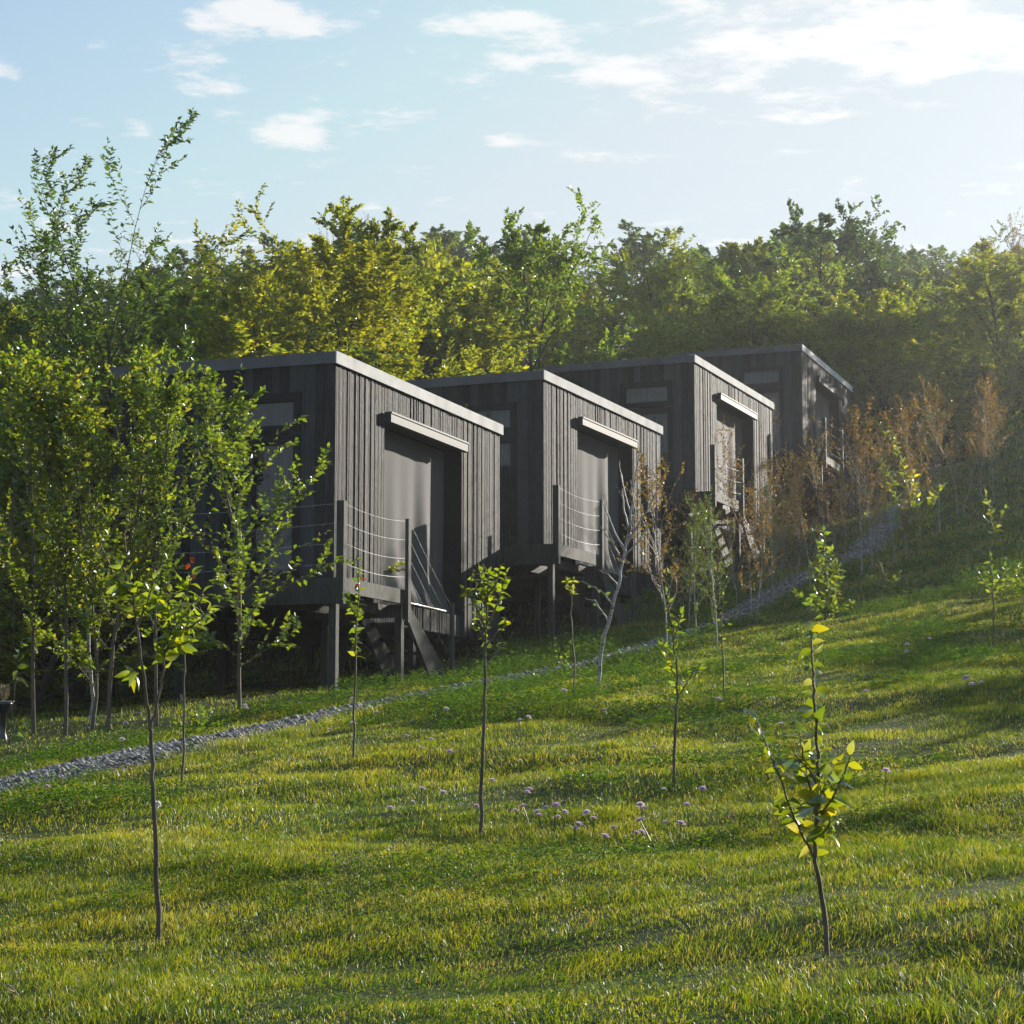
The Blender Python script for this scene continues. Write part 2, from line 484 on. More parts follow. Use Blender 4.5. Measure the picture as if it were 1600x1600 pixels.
GX = np.arange(-110, 130.01, 0.5); GY = np.arange(-25, 200.01, 0.5)
gxx, gyy = np.meshgrid(GX, GY)
pts = np.stack([gxx.ravel(), gyy.ravel()], 1)
Zg = np.zeros(len(pts))
for s0 in range(0, len(pts), 40000):
    q = pts[s0:s0 + 40000]
    U = _U(((q[:, None, :] - C[None, :, :2]) ** 2).sum(-1))
    Zg[s0:s0 + 40000] = U @ sol[:n_] + sol[n_] + q @ sol[n_ + 1:]
Zg = Zg.reshape(gxx.shape)


def bumps(x, y):
    return (0.035 * np.sin(x * 1.7 + 1.3 * np.sin(y * 0.9)) * np.sin(y * 1.3 + 0.7 * np.sin(x * 1.1)) +
            0.02 * np.sin(x * 3.9 + y * 1.1 + 2) * np.sin(y * 3.1 - x * 0.8) +
            0.05 * np.sin(x * .6 + 1) * np.sin(y * .45 + .4))


def gz(x, y):
    x = np.asarray(x, float); y = np.asarray(y, float)
    fx = np.clip((x - GX[0]) / .5, 0, len(GX) - 1.001); fy = np.clip((y - GY[0]) / .5, 0, len(GY) - 1.001)
    ix = fx.astype(int); iy = fy.astype(int); tx = fx - ix; ty = fy - iy
    z = (Zg[iy, ix] * (1 - tx) * (1 - ty) + Zg[iy, ix + 1] * tx * (1 - ty) + Zg[iy + 1, ix] * (1 - tx) * ty + Zg[iy + 1, ix + 1] * tx * ty)
    near = np.clip(1 - (np.abs(y - 15) - 45) / 20, 0, 1)
    pd = np.abs(x - path_center(y))
    k = np.clip((pd - .4) / .5, 0, 1)
    return z + bumps(x, y) * near * k


def ground_at(px, py, dmax=120):
    """where the sight line of a pixel meets the ground"""
    v = dir_of(px, py)
    ds = np.arange(2.5, dmax, 0.02)
    xs = v.x / v.y * ds; zs = v.z / v.y * ds
    g = gz(xs, ds)
    hit = np.where(zs <= g)[0]
    i = hit[0] if len(hit) else len(ds) - 1
    return Vector((xs[i], ds[i], g[i]))


def gp(x, y, dz=0.0):
    return Vector((x, y, float(gz(x, y)) + dz))


# ground sheet: fine in front, coarse far away
def axis(vals):
    out = [vals[0][0]]
    for a, b, st in vals:
        n = max(1, int(round((b - a) / st)))
        out += list(a + (b - a) * (np.arange(n) + 1) / n)
    return np.array(out)
ax = axis([(-700, -110, 60), (-110, -14, 3), (-14, 18, 0.2), (18, 130, 3), (130, 800, 60)])
ay = axis([(-200, -25, 30), (-25, 2, 2), (2, 60, 0.25), (60, 200, 3), (200, 1500, 90)])
xx, yy = np.meshgrid(ax, ay)
zz = gz(np.clip(xx, -110, 130), np.clip(yy, -25, 200))
zz = zz - np.clip(yy - 200, 0, None) * 0.05
nx, ny = len(ax), len(ay)
idx = np.arange(nx * ny).reshape(ny, nx)
Q = np.stack([idx[:-1, :-1], idx[:-1, 1:], idx[1:, 1:], idx[1:, :-1]], -1).reshape(-1, 4)
me = np_mesh('ground', np.stack([xx.ravel(), yy.ravel(), zz.ravel()], 1), Q)
me.polygons.foreach_set('use_smooth', [True] * len(me.polygons))
ground = link('ground', me, M['soil']); ground['kind'] = 'structure'

# ------------------------------------------------------------------ gravel path
PW = 0.52
ds = np.arange(9, 50, 0.25)
V = []; across = np.linspace(-1, 1, 9)
for d in ds:
    c = path_center(d)
    tx = (path_center(d + .3) - path_center(d - .3)) / .6
    nrm = np.array([1, -tx]) / math.hypot(1, tx)
    w = PW * (1 + .12 * math.sin(d * 1.7) + .08 * math.sin(d * 4.1))
    for a in across:
        x = c + nrm[0] * a * w; y = d + nrm[1] * a * w
        V.append((x, y, float(gz(x, y)) + 0.035 * (1 - a * a) + 0.006))
na = len(across); idx = np.arange(len(ds) * na).reshape(len(ds), na)
Q = np.stack([idx[:-1, :-1], idx[:-1, 1:], idx[1:, 1:], idx[1:, :-1]], -1).reshape(-1, 4)
path = link('path', np_mesh('path', np.array(V), Q), M['gravel']); path['kind'] = 'structure'
n = 30000
d = 11 + 38.5 * rng.random(n) ** 1.4
a = rng.normal(0, .5, n)
a = np.where(np.abs(a) > 1.15, rng.uniform(-1, 1, n), a)
x = path_center(d) + a * PW * .94; y = d - a * PW * .33
s = rng.uniform(.008, .020, n) * (1 + (rng.random(n) < .05) * .9) * (1 + np.clip(d - 18, 0, 30) * .03)
base = np.array([(1, 0, 0), (0, 1, 0), (-1, 0, 0), (0, -1, 0), (0, 0, .7), (0, 0, -.6)], float)
V = base[None] * s[:, None, None] * rng.uniform(.6, 1.35, (n, 6, 1))
an = rng.uniform(0, 6.28, n); ca, sa = np.cos(an), np.sin(an)
V = np.stack([V[..., 0] * ca[:, None] - V[..., 1] * sa[:, None], V[..., 0] * sa[:, None] + V[..., 1] * ca[:, None], V[..., 2]], -1)
V += np.stack([x, y, gz(x, y) + .03 * (1 - np.clip(a * a, 0, 1)) + s * .5 + .006], 1)[:, None, :]
T = np.array([(0, 1, 4), (1, 2, 4), (2, 3, 4), (3, 0, 4), (1, 0, 5), (2, 1, 5), (3, 2, 5), (0, 3, 5)])
T = (T[None] + (np.arange(n) * 6)[:, None, None]).reshape(-1, 3)
peb = link('gravel', np_mesh('gravel', V.reshape(-1, 3), T), M['pebble'])
peb['kind'] = 'stuff'; tag(peb, 'loose grey gravel stones scattered on the footpath', 'gravel')


# ------------------------------------------------------------------ grass
def in_cabin(x, y, pad=0.0):
    r = np.zeros(x.shape, bool)
    for (cx_, cy_, _, yw) in CAB:
        dx = x - cx_; dy = y - cy_
        u = dx * math.sin(yw) + dy * math.cos(yw)
        v = -dx * math.cos(yw) + dy * math.sin(yw)
        r |= (u > -1.7 - pad) & (u < 6.2 + pad) & (v > -.3 - pad) & (v < 3.4 + pad)
    return r


def vnoise(x, y, sc, seed):
    """cheap smooth value noise"""
    r = np.random.default_rng(seed).random((64, 64))
    fx = x * sc; fy = y * sc
    ix = np.floor(fx).astype(int); iy = np.floor(fy).astype(int)
    tx = fx - ix; ty = fy - iy; tx = tx * tx * (3 - 2 * tx); ty = ty * ty * (3 - 2 * ty)
    g = lambda i, j: r[i % 64, j % 64]
    return g(ix, iy) * (1 - tx) * (1 - ty) + g(ix + 1, iy) * tx * (1 - ty) + g(ix, iy + 1) * (1 - tx) * ty + g(ix + 1, iy + 1) * tx * ty


GV = []; GT = []; off = 0
def blades(n, d0, d1, width, hmin, hmax, side=2.0, powr=1.0, outer=0.0):
    global off
    d = d0 + (d1 - d0) * rng.random(n) ** powr
    hw = .25 * d + side
    x = rng.uniform(-1, 1, n) * hw if not outer else (hw + outer * rng.random(n)) * rng.choice([-1, 1], n)
    y = d
    h1 = vnoise(x, y, 7.0, 5)
    pdist = np.abs(x - path_center(y)) / PW
    dens = np.where(pdist < 1.0, .08 + .4 * (pdist > .6) + .55 * (vnoise(x, y, 2.2, 12) > .5), 1.0)
    dens = np.where(in_cabin(x, y), .03, dens)
    shade = (x < path_center(y) - 1.6) & (y > 16) & (x < -1.5)
    dens = np.where(shade, .22, dens)
    patch = vnoise(x, y, 1.1, 1) * .4 + vnoise(x, y, 4.7, 2) * .6
    dens *= np.clip(.1 + 1.6 * patch, 0, 1)
    dens = np.where((x < path_center(y) - 1) & (y > 36), 0.2, dens)
    k = rng.random(n) < dens
    x, y, h1, patch, dd = x[k], y[k], h1[k], patch[k], d[k]
    m = len(x)
    tall = vnoise(x, y, .9, 3)
    h = rng.uniform(hmin, hmax, m) * (.6 + .6 * tall) * (.45 + .95 * vnoise(x, y, 5.0, 6))
    bare = np.clip((vnoise(x, y, 1.7, 14) - .7) * 6, 0, .4)
    h = h * (1 - bare)
    edge = np.abs(np.abs(x - path_center(y)) - PW * 1.35) < .3
    h = np.where(edge, h * 1.7, h)
    wv = width * rng.uniform(.6, 1.3, m)
    a = rng.uniform(0, 2 * math.pi, m)
    ld = vnoise(x, y, 2.6, 7) * 12.6 + rng.normal(0, 1.3, m)
    lean = rng.uniform(.15, 1.0, m) * h
    z = gz(x, y) - .004
    wx, wy = np.cos(a) * wv * .5, np.sin(a) * wv * .5
    lx, ly = np.cos(ld) * lean, np.sin(ld) * lean
    P = np.empty((m, 5, 3))
    P[:, 0] = np.stack([x - wx, y - wy, z], 1); P[:, 1] = np.stack([x + wx, y + wy, z], 1)
    P[:, 2] = np.stack([x - wx * .8 + lx * .3, y - wy * .8 + ly * .3, z + h * .6], 1)
    P[:, 3] = np.stack([x + wx * .8 + lx * .3, y + wy * .8 + ly * .3, z + h * .6], 1)
    P[:, 4] = np.stack([x + lx, y + ly, z + h * (1 - .25 * rng.random(m))], 1)
    t = np.array([(0, 1, 3), (0, 3, 2), (2, 3, 4)])
    GV.append(P.reshape(-1, 3)); GT.append((t[None] + (np.arange(m) * 5)[:, None, None]).reshape(-1, 3) + off)
    off += m * 5
blades(520000, 3.0, 9.5, .0024, .012, .038, 1.3, .75)
blades(420000, 9.0, 17, .0040, .015, .048, 2.0, .8)
blades(420000, 16.5, 31, .0072, .02, .068, 3.0, .85)
blades(260000, 30, 60, .018, .04, .14, 3.5, .9)
blades(140000, 1.5, 9.5, .0045, .014, .042, 1.3, 1.0, 4.0)
blades(120000, 9.0, 31, .009, .02, .06, 2.4, 1.0, 5.0)
gr = link('grass', np_mesh('grass', np.concatenate(GV), np.concatenate(GT)), M['grass'])
gr['kind'] = 'stuff'; tag(gr, 'short green grass covering the sloping meadow', 'grass')
del GV, GT


def leaves2(P, D, N, L, Wd, fold=0.25):
    """simple folded leaf: 4 vertices each"""
    D = D / np.linalg.norm(D, axis=1, keepdims=True)
    S = np.cross(D, N); S /= np.linalg.norm(S, axis=1, keepdims=True) + 1e-9
    Nn = np.cross(S, D)
    n = len(P); L = np.broadcast_to(L, (n,))[:, None]; Wd = np.broadcast_to(Wd, (n,))[:, None]
    V = np.empty((n, 4, 3))
    V[:, 0] = P; V[:, 2] = P + D * L - Nn * L * .12
    mid = P + D * L * .45 + Nn * Wd * fold
    V[:, 1] = mid + S * Wd * .5; V[:, 3] = mid - S * Wd * .5
    t = np.array([(0, 1, 2), (0, 2, 3)])
    T = (t[None] + (np.arange(n) * 4)[:, None, None]).reshape(-1, 3)
    return V.reshape(-1, 3), T


def leaves8(P, D, N, L, Wd, droop=0.3, fold=0.18):
    """fuller leaf: midrib of five stations with a rounded outline"""
    D = D / np.linalg.norm(D, axis=1, keepdims=True)
    S = np.cross(D, N); S /= np.linalg.norm(S, axis=1, keepdims=True) + 1e-9
    Nn = np.cross(S, D)
    n = len(P); L = np.broadcast_to(L, (n,))[:, None]; Wd = np.broadcast_to(Wd, (n,))[:, None]
    dr = droop * rng.uniform(.3, 1.6, (n, 1))
    st = [(0, 0), (.16, .30), (.38, .5), (.62, .42), (.84, .2), (1.0, 0)]
    cols = []
    for (t, w) in st:
        c = P + D * L * t - Nn * L * dr * t * t
        cols.append((c, c + S * Wd * w + Nn * Wd * w * fold * 2, c - S * Wd * w + Nn * Wd * w * fold * 2))
    V = [cols[0][0]]
    for c in cols[1:-1]: V += [c[0], c[1], c[2]]
    V.append(cols[-1][0])
    V = np.stack(V, 1)                      # 0, (1,2,3),(4,5,6),(7,8,9),(10,11,12), 13
    t = [(0, 2, 1), (0, 1, 3)]
    for k in range(3):
        a = 1 + 3 * k; b = a + 3
        t += [(a, a + 1, b + 1), (a, b + 1, b), (a, b, b + 2), (a, b + 2, a + 2)]
    t += [(10, 11, 13), (10, 13, 12)]
    t = np.array(t)
    T = (t[None] + (np.arange(n) * 14)[:, None, None]).reshape(-1, 3)
    return V.reshape(-1, 3), T


# low leafy weeds (clover, plantain) between the blades
n = 125000
d = 4 + 34 * rng.random(n) ** 1.1; x = rng.uniform(-1, 1, n) * (.25 * d + 1.5)
pn = vnoise(x, d, .9, 9) * .6 + vnoise(x, d, 2.6, 10) * .4
pdist = np.abs(x - path_center(d)) / PW
k = (pn > np.where(pdist < 3, .48, .58)) & (rng.random(n) < np.clip((d - 3) / 9, .05, 1)) & (pdist > .8) & ~in_cabin(x, d) & ~((x < path_center(d) - 1.8) & (d > 16) & (x < -2))
x, y, pn = x[k], d[k], pn[k]
m = len(x); nl = 7
X = np.repeat(x, nl) + rng.normal(0, .018, m * nl); Y = np.repeat(y, nl) + rng.normal(0, .018, m * nl)
hgt = np.repeat(rng.uniform(.015, .085, m) * np.clip(y / 12, .5, 1.3) * (1 + 2.0 * np.clip(pn - .6, 0, 1)) * (1 + np.clip(y - 16, 0, 12) * .06), nl) * rng.uniform(.3, 1.1, m * nl)
P = np.stack([X, Y, gz(X, Y) + hgt], 1)
a = rng.uniform(0, 6.28, m * nl)
D = np.stack([np.cos(a), np.sin(a), rng.uniform(-.3, .7, m * nl)], 1)
N = rng.normal(0, .25, (m * nl, 3)) + np.array([0, 0, 1])
Ls = rng.uniform(.010, .028, m * nl) * np.repeat(np.clip(y / 11, .5, 1), nl) * np.repeat(1 + np.clip(y - 14, 0, 24) * .05, nl)
V, T = leaves2(P, D, N, Ls, Ls * .75)
wd = link('weeds', np_mesh('weeds', V, T), M['weed'])
wd['kind'] = 'stuff'; tag(wd, 'low clover and broad leaved weeds mixed into the meadow grass', 'ground cover')


# ------------------------------------------------------------------ cabins
def boards(mb, along, across0, u0, u1, z0, z1, holes, wmin, wmax, thick, r, jit=.008, gap=.005):
    """vertical boards on one wall plane; along: 'x' or 'y' is the axis they are laid along; outward face at across0 - thick"""
    def put(a, b, lo, hi, t):
        if hi - lo < .01: return
        if along == 'x': mb.box((a, across0 - t, lo), (b, across0, hi))
        else: mb.box((across0 - t, a, lo), (across0, b, hi))
    edges = sorted({u0, u1} | {h[0] for h in holes} | {h[1] for h in holes})
    for e0, e1 in zip(edges[:-1], edges[1:]):
        p = e0
        while p < e1 - 1e-6:
            w = r.uniform(wmin, wmax)
            q = min(p + w, e1)
            if e1 - q < wmin * .5: q = e1
            t = thick + r.uniform(0, jit)
            mid = (p + q) / 2
            segs = [(z0 + r.uniform(-.004, .004), z1)]
            for h in holes:
                if h[0] < mid < h[1]:
                    segs = [s for (a, b) in segs for s in ((a, min(b, h[2])), (max(a, h[3]), b)) if s[1] > s[0]]
            for (a, b) in segs: put(p + gap / 2, q - gap / 2, a, b, t)
            p = q
    # dark backing sheet behind the boards
    back = -.012
    for e0, e1 in zip(edges[:-1], edges[1:]):
        mid = (e0 + e1) / 2
        segs = [(z0 + .01, z1)]
        for h in holes:
            if h[0] < mid < h[1]:
                segs = [s for (a, b) in segs for s in ((a, min(b, h[2])), (max(a, h[3]), b)) if s[1] > s[0]]
        for (a, b) in segs:
            if along == 'x': mb.box((e0, across0, a), (e1, across0 - back, b))
            else: mb.box((across0, e0, a), (across0 - back, e1, b))


def make_cabin():
    r = random.Random(3)
    Wd, Dp, H = 6.10, 3.2, ROOF_H
    c = thing('cabin', '', 'cabin', (0, 0, 0), 'black timber cabins on stilts stepping up the hillside')
    OU0, OU1, OZ1 = 1.60, 4.47, 2.47
    # front wall (faces -y), the opening of the big door
    mb = MB(); boards(mb, 'x', 0.0, 0.0, Wd, -.30, H - .14, [(OU0, OU1, .0, OZ1)], .025, .075, .018, r, .016, .009)
    mb.build('front_wall', M['char'], c)
    # near side wall (faces -x)
    TW = (.50, 1.52, 2.12, 2.53)      # transom window: y0,y1,z0,z1
    LW = (.50, 1.52, .10, 1.97)
    mb = MB(); boards(mb, 'y', 0.0, -.018, Dp, -.30, H - .14, [TW, LW], .10, .15, .020, r, .006)
    mb.build('side_wall', M['char'], c)
    mb = MB()
    p = -.018
    while p < Dp:
        w = r.uniform(.1, .15); mb.box((Wd - .012, p, -.3), (Wd + .02 + r.uniform(0, .006), min(p + w - .005, Dp), H - .14)); p += w
    mb.build('far_wall', M['char'], c)
    mb = MB()
    p = 0.02
    while p < Wd - .02:
        w = r.uniform(.1, .15); mb.box((p, Dp + .002, -.3), (min(p + w - .005, Wd - .02), Dp + .03, H - .14)); p += w
    mb.build('back_wall', M['char'], c)
    # floor and ceiling, close the room
    mb = MB(); mb.box((.013, .014, -.22), (Wd - .014, Dp, -.03)); mb.build('floor', M['inside'], c)
    # roof with flashing
    ro = MB(); ro.box((-.05, -.05, H - .135), (Wd + .05, Dp + .05, H - .02)); rf = ro.build('roof', M['roof'], c)
    fa = MB(); e = .065
    fa.box((-e, -e, H - .15), (Wd + e, -e + .014, H)); fa.box((-e, -e, H), (Wd + e, .06, H + .008))
    fa.build('front_fascia', M['fascia_lit'], rf)
    fs = MB(); fs.box((-e, -e + .0145, H - .148), (-e + .014, Dp + e, H - .002)); fs.box((-e, .0605, H - .002), (.06, Dp + e, H + .005))
    fs.build('side_fascia', M['roof'], rf)  # same flashing as the front; its shade is put in with the dark roof colour
    fb = MB(); fb.box((Wd + e - .014, -e + .0145, H - .148), (Wd + e, Dp + e, H - .002)); fb.build('far_fascia', M['roof'], rf)
    # windows in the side wall
    def window(y0, y1, z0, z1, mull, name):
        f = MB(); t = .05
        f.box((-.034, y0, z0), (.05, y0 + t, z1)); f.box((-.034, y1 - t, z0), (.05, y1, z1))
        f.box((-.034, y0 + t, z0), (.05, y1 - t, z0 + t)); f.box((-.034, y0 + t, z1 - t), (.05, y1 - t, z1))
        if mull: f.box((-.030, mull - .02, z0 + t), (.045, mull + .02, z1 - t))
        w = f.build('window', M['frame'], c)
        tr = MB(); q = .06
        tr.box((-.046, y0 - q, z1), (-.024, y1 + q, z1 + q)); tr.box((-.046, y0 - q, z0 - q), (-.024, y1 + q, z0))
        tr.box((-.046, y0 - q, z0), (-.024, y0, z1)); tr.box((-.046, y1, z0), (-.024, y1 + q, z1))
        tr.build('trim', M['frame'], w)
        g = MB(); g.box((.004, y0 + t, z0 + t), (.010, y1 - t, z1 - t)); g.build('pane', M['glass'], w)
        return w
    w1 = window(*TW, None, 'transom')
    w2 = window(*LW, 1.12, 'tall')
    # curtains hanging behind the panes
    def curtain(y0, y1, z0, z1, par, waves, amp=.02):
        n = 90; mb = MB()
        for i in range(n):
            s = i / (n - 1); yv = y0 + (y1 - y0) * s
            xv = .09 + amp * math.sin(s * waves * 6.28 + .6 * math.sin(s * 9)) + .008 * math.sin(s * 61)
            mb.v += [(xv, yv, z0), (xv + .01 * math.sin(s * 17), yv, z1)]
        for i in range(n - 1): mb.f.append((2 * i, 2 * i + 2, 2 * i + 3, 2 * i + 1))
        return mb.build('curtain', M['curtain'], par, True)
    curtain(TW[0], TW[1], TW[2], TW[3], w1, 3, .005)
    curtain(.53, 1.02, .1, 1.95, w2, 6); curtain(1.2, 1.5, .1, 1.95, w2, 4)
    # sliding door behind the blind
    dr = MB(); t = .07; Y0, Y1 = .27, .34
    dr.box((OU0, Y0, 0), (OU0 + t, Y1, OZ1)); dr.box((OU1 - t, Y0, 0), (OU1, Y1, OZ1)); dr.box((OU0 + t, Y0, 0), (OU1 - t, Y1, t)); dr.box((OU0 + t, Y0, OZ1 - t), (OU1 - t, Y1, OZ1))
    for k in (1, 2): mx = OU0 + (OU1 - OU0) * k / 3; dr.box((mx - .035, Y0 + .004, t), (mx + .035, Y1 - .004, OZ1 - t))
    dd = dr.build('sliding_door', M['frame'], c)
    g = MB(); g.box((OU0 + t, .30, t), (OU1 - t, .306, OZ1 - t)); g.build('pane', M['glass'], dd)
    jb = MB()
    jb.box((OU0 - .03, .013, 0), (OU0 - .002, .36, OZ1)); jb.box((OU1 + .002, .013, 0), (OU1 + .03, .36, OZ1)); jb.box((OU0 - .03, .013, OZ1 + .002), (OU1 + .03, .36, OZ1 + .03))
    jb.build('reveal', M['frame'], dd)
    # roller blind
    zb = H - .523
    bl = MB(); y0 = -.125
    bl.box((OU0 - .02, y0, zb - .135), (OU1 + .02, -.042, zb)); 
    bl.box((OU0 - .03, y0 - .006, zb - .142), (OU0 - .0205, -.040, zb + .004)); bl.box((OU1 + .0205, y0 - .006, zb - .142), (OU1 + .03, -.040, zb + .004))
    bl.box((OU0 - .02, y0 - .012, zb - .02), (OU1 + .02, y0 - .001, zb + .006))
    box = bl.build('blind_box', M['boxmetal'], c)
    ua, ub, nU, nZ = OU0 + .015, 4.36, 110, 60
    ztop, zbot = OZ1 - .05, .06
    mb = MB()
    def fab(s, tt):
        u = ua + (ub - ua) * s
        belly = math.sin(min(1, tt) * math.pi * .5) ** 2
        y = .205 - .12 * max(0, (tt - .80) / .20) ** 1.5
        fold = .018 * math.sin(2.1 * 6.28 * s + .7) + .03 * math.exp(-((s - .60) / .05) ** 2) - .035 * math.exp(-((s - .72) / .06) ** 2) + .045 * math.exp(-((s - .83) / .045) ** 2) + .012 * math.sin(s * 33 + 1)
        y += .7 * fold * (.25 + .9 * belly) * (1 - .35 * max(0, (tt - .93) / .07))
        if tt > .86: y += .022 * ((tt - .86) / .14) * math.sin(s * 62 + 2 * math.sin(s * 11)) * (1 if tt < .99 else .3)
        z = ztop + (zbot - ztop) * tt - .05 * max(0, tt - .5) * (s - .3)
        return (u + .01 * math.sin(tt * 9 + s * 4), y, z)
    for i in range(nU):
        for j in range(nZ): mb.v.append(fab(i / (nU - 1), j / (nZ - 1)))
    for i in range(nU - 1):
        for j in range(nZ - 1):
            a = i * nZ + j; mb.f.append((a, a + nZ, a + nZ + 1, a + 1))
    mb.build('blind_fabric', M['fabric'], c, True)
    rl = MB(); a = fab(0, 1); b = fab(1, 1)
    rl.tube([(a[0] - .02, a[1] - .03, a[2] + .005), (b[0] + .03, a[1] - .03, b[2] - .005)], .018, 8)
    rl.build('blind_rail', M['rail'], c, True)
    # terrace on the near side and landing
    TU, TO, RU = -1.752, .936, .183
    dk = MB(); p = TU + .03
    while p < -.06:
        q = min(p + .118, -.045); dk.box((p, -TO + .04, -.028), (q, Dp - .3, 0)); p += .124
    p = -.04
    while p < RU + .02:
        q = min(p + .10, RU + .04); dk.box((p, -TO + .04, -.028), (q, -.05, 0)); p += .106
    tr = dk.build('terrace', M['beam'], c)
    bm_ = MB()
    bm_.box((TU - .03, -TO + .0, -.17), (RU + .05, -TO + .036, .01)); bm_.build('rim_board', M['beam'], tr)
    bm_ = MB(); bm_.box((TU - .02, -TO + .0375, -.30), (TU + .025, Dp - .25, .004)); bm_.build('edge_beam', M['beam'], tr)
    bm_ = MB(); bm_.box((RU - .08, -TO + .06, -.34), (RU - .02, .6, -.18)); bm_.box((TU + .05, -TO + .20, -.32), (RU - .085, -TO + .26, -.185)); bm_.box((TU + .03, -.02 - .03, -.30), (RU - .085, -.05 + .06 - .03, -.03))
    for k in range(3): bm_.box((TU + .5 + .5 * k, -TO + .27, -.17), (TU + .54 + .5 * k, -.052, -.03))
    bm_.build('bearer', M['beam'], tr)
    # railing posts and wires
    def post(x0, y0, sx, sy, z0, z1, name='railing_post'):
        m_ = MB(); m_.box((x0, y0, z0), (x0 + sx, y0 + sy, z1)); return m_.build(name, M['beam'], c)
    TP = .909
    post(TU - .055, -TO - .045, .085, .095, -.31, TP)
    post(RU - .03, -TO - .052, .085, .048, -.40, TP - .0)
    post(TU - .05, Dp - .38, .07, .07, -.31, TP)
    post(1.68, -TO - .052, .07, .048, -1.75, -.05)
    for k in range(4):
        z = TP - .03 - k * .235
        for (A_, B_, sag) in (((TU + .03, -TO - .02, z), (RU, -TO - .028, z), .05), ((TU - .02, -TO + .05, z), (TU - .015, Dp - .36, z), .05)):
            m_ = MB(); n = 14
            pts_ = [(A_[0] + (B_[0] - A_[0]) * i / n, A_[1] + (B_[1] - A_[1]) * i / n, z - sag * 4 * (i / n) * (1 - i / n)) for i in range(n + 1)]
            m_.tube(pts_, .0021, 5); m_.build('railing_wire', M['wire'], c)
        z1 = -.10 - k * .235
        m_ = MB(); m_.tube([(RU + .05, -TO - .028, z), (1.0, -TO - .028, (z + z1) / 2 - .04), (1.70, -TO - .028, z1)], .0028, 5); m_.build('railing_wire', M['wire'], c)
    # stairs down along the front wall
    x0, z0_ = RU + .02, -.02
    sl_ = .60
    def stringer(y, th):
        m_ = MB()
        xa, xb, xe = x0 + .03, 1.14, 2.0
        zt = lambda x: -.12 - sl_ * (x - x0)
        h = .225
        m_.prism([(xa, zt(xa) + .02), (xe, zt(xe)), (xe, zt(xe) - .5), (xe - .25, zt(xe) - .5), (xa, zt(xa) - h + .04)], 'y', y, y + th)
        return m_.build('stair_stringer', M['beam'], c)
    stringer(-TO, .045); stringer(-.30, .045)
    for k in range(6):
        xt = x0 + .06 + .29 * k; zt_ = -.19 - .174 * k
        m_ = MB(); m_.box((xt, -TO + .0455, zt_ - .032), (xt + .19, -.3005, zt_)); m_.build('stair_tread', M['beam'], c)
    # stilts and floor beams
    for (x_, y_) in ((TU + .02, -TO + .08), (RU - .06, -TO + .03), (TU + .05, Dp - .5), (.15, .12), (.15, Dp - .2), (3.0, .12), (3.0, Dp - .2), (5.8, .12), (5.8, Dp - .2), (TU + .05, 1.2), (.15, 1.6)):
        m_ = MB(); m_.box((x_, y_, -3.0), (x_ + .09, y_ + .09, -.302 if x_ > .1 and y_ > 0 else -.175)); m_.build('stilt', M['beam'], c)
    m_ = MB()
    for y_ in (.1, 1.5, Dp - .22): m_.box((.05, y_, -.298), (Wd - .05, y_ + .14, -.222))
    m_.build('floor_beam', M['beam'], c)
    return c


cab0 = make_cabin()
cab_labels = ['nearest and leftmost black timber cabin, half hidden by the leafy grove of young trees',
              'second black timber cabin from the left, with a bare leaning birch before its stairs',
              'third black timber cabin from the left, standing behind the brown leaved birches',
              'farthest black timber cabin, highest on the hill at the right end of the row']
cabs = []
for i, (x, y, z, yw) in enumerate(CAB):
    o = cab0 if i == 0 else copy_tree(cab0)
    o['label'] = cab_labels[i]
    o.location = (x, y, z - ROOF_H)
    o.rotation_euler = (0, 0, math.pi / 2 - yw)
    cabs.append(o)


# ------------------------------------------------------------------ plants
def rv(r, s=1.0):
    return Vector((r.gauss(0, s), r.gauss(0, s), r.gauss(0, s)))


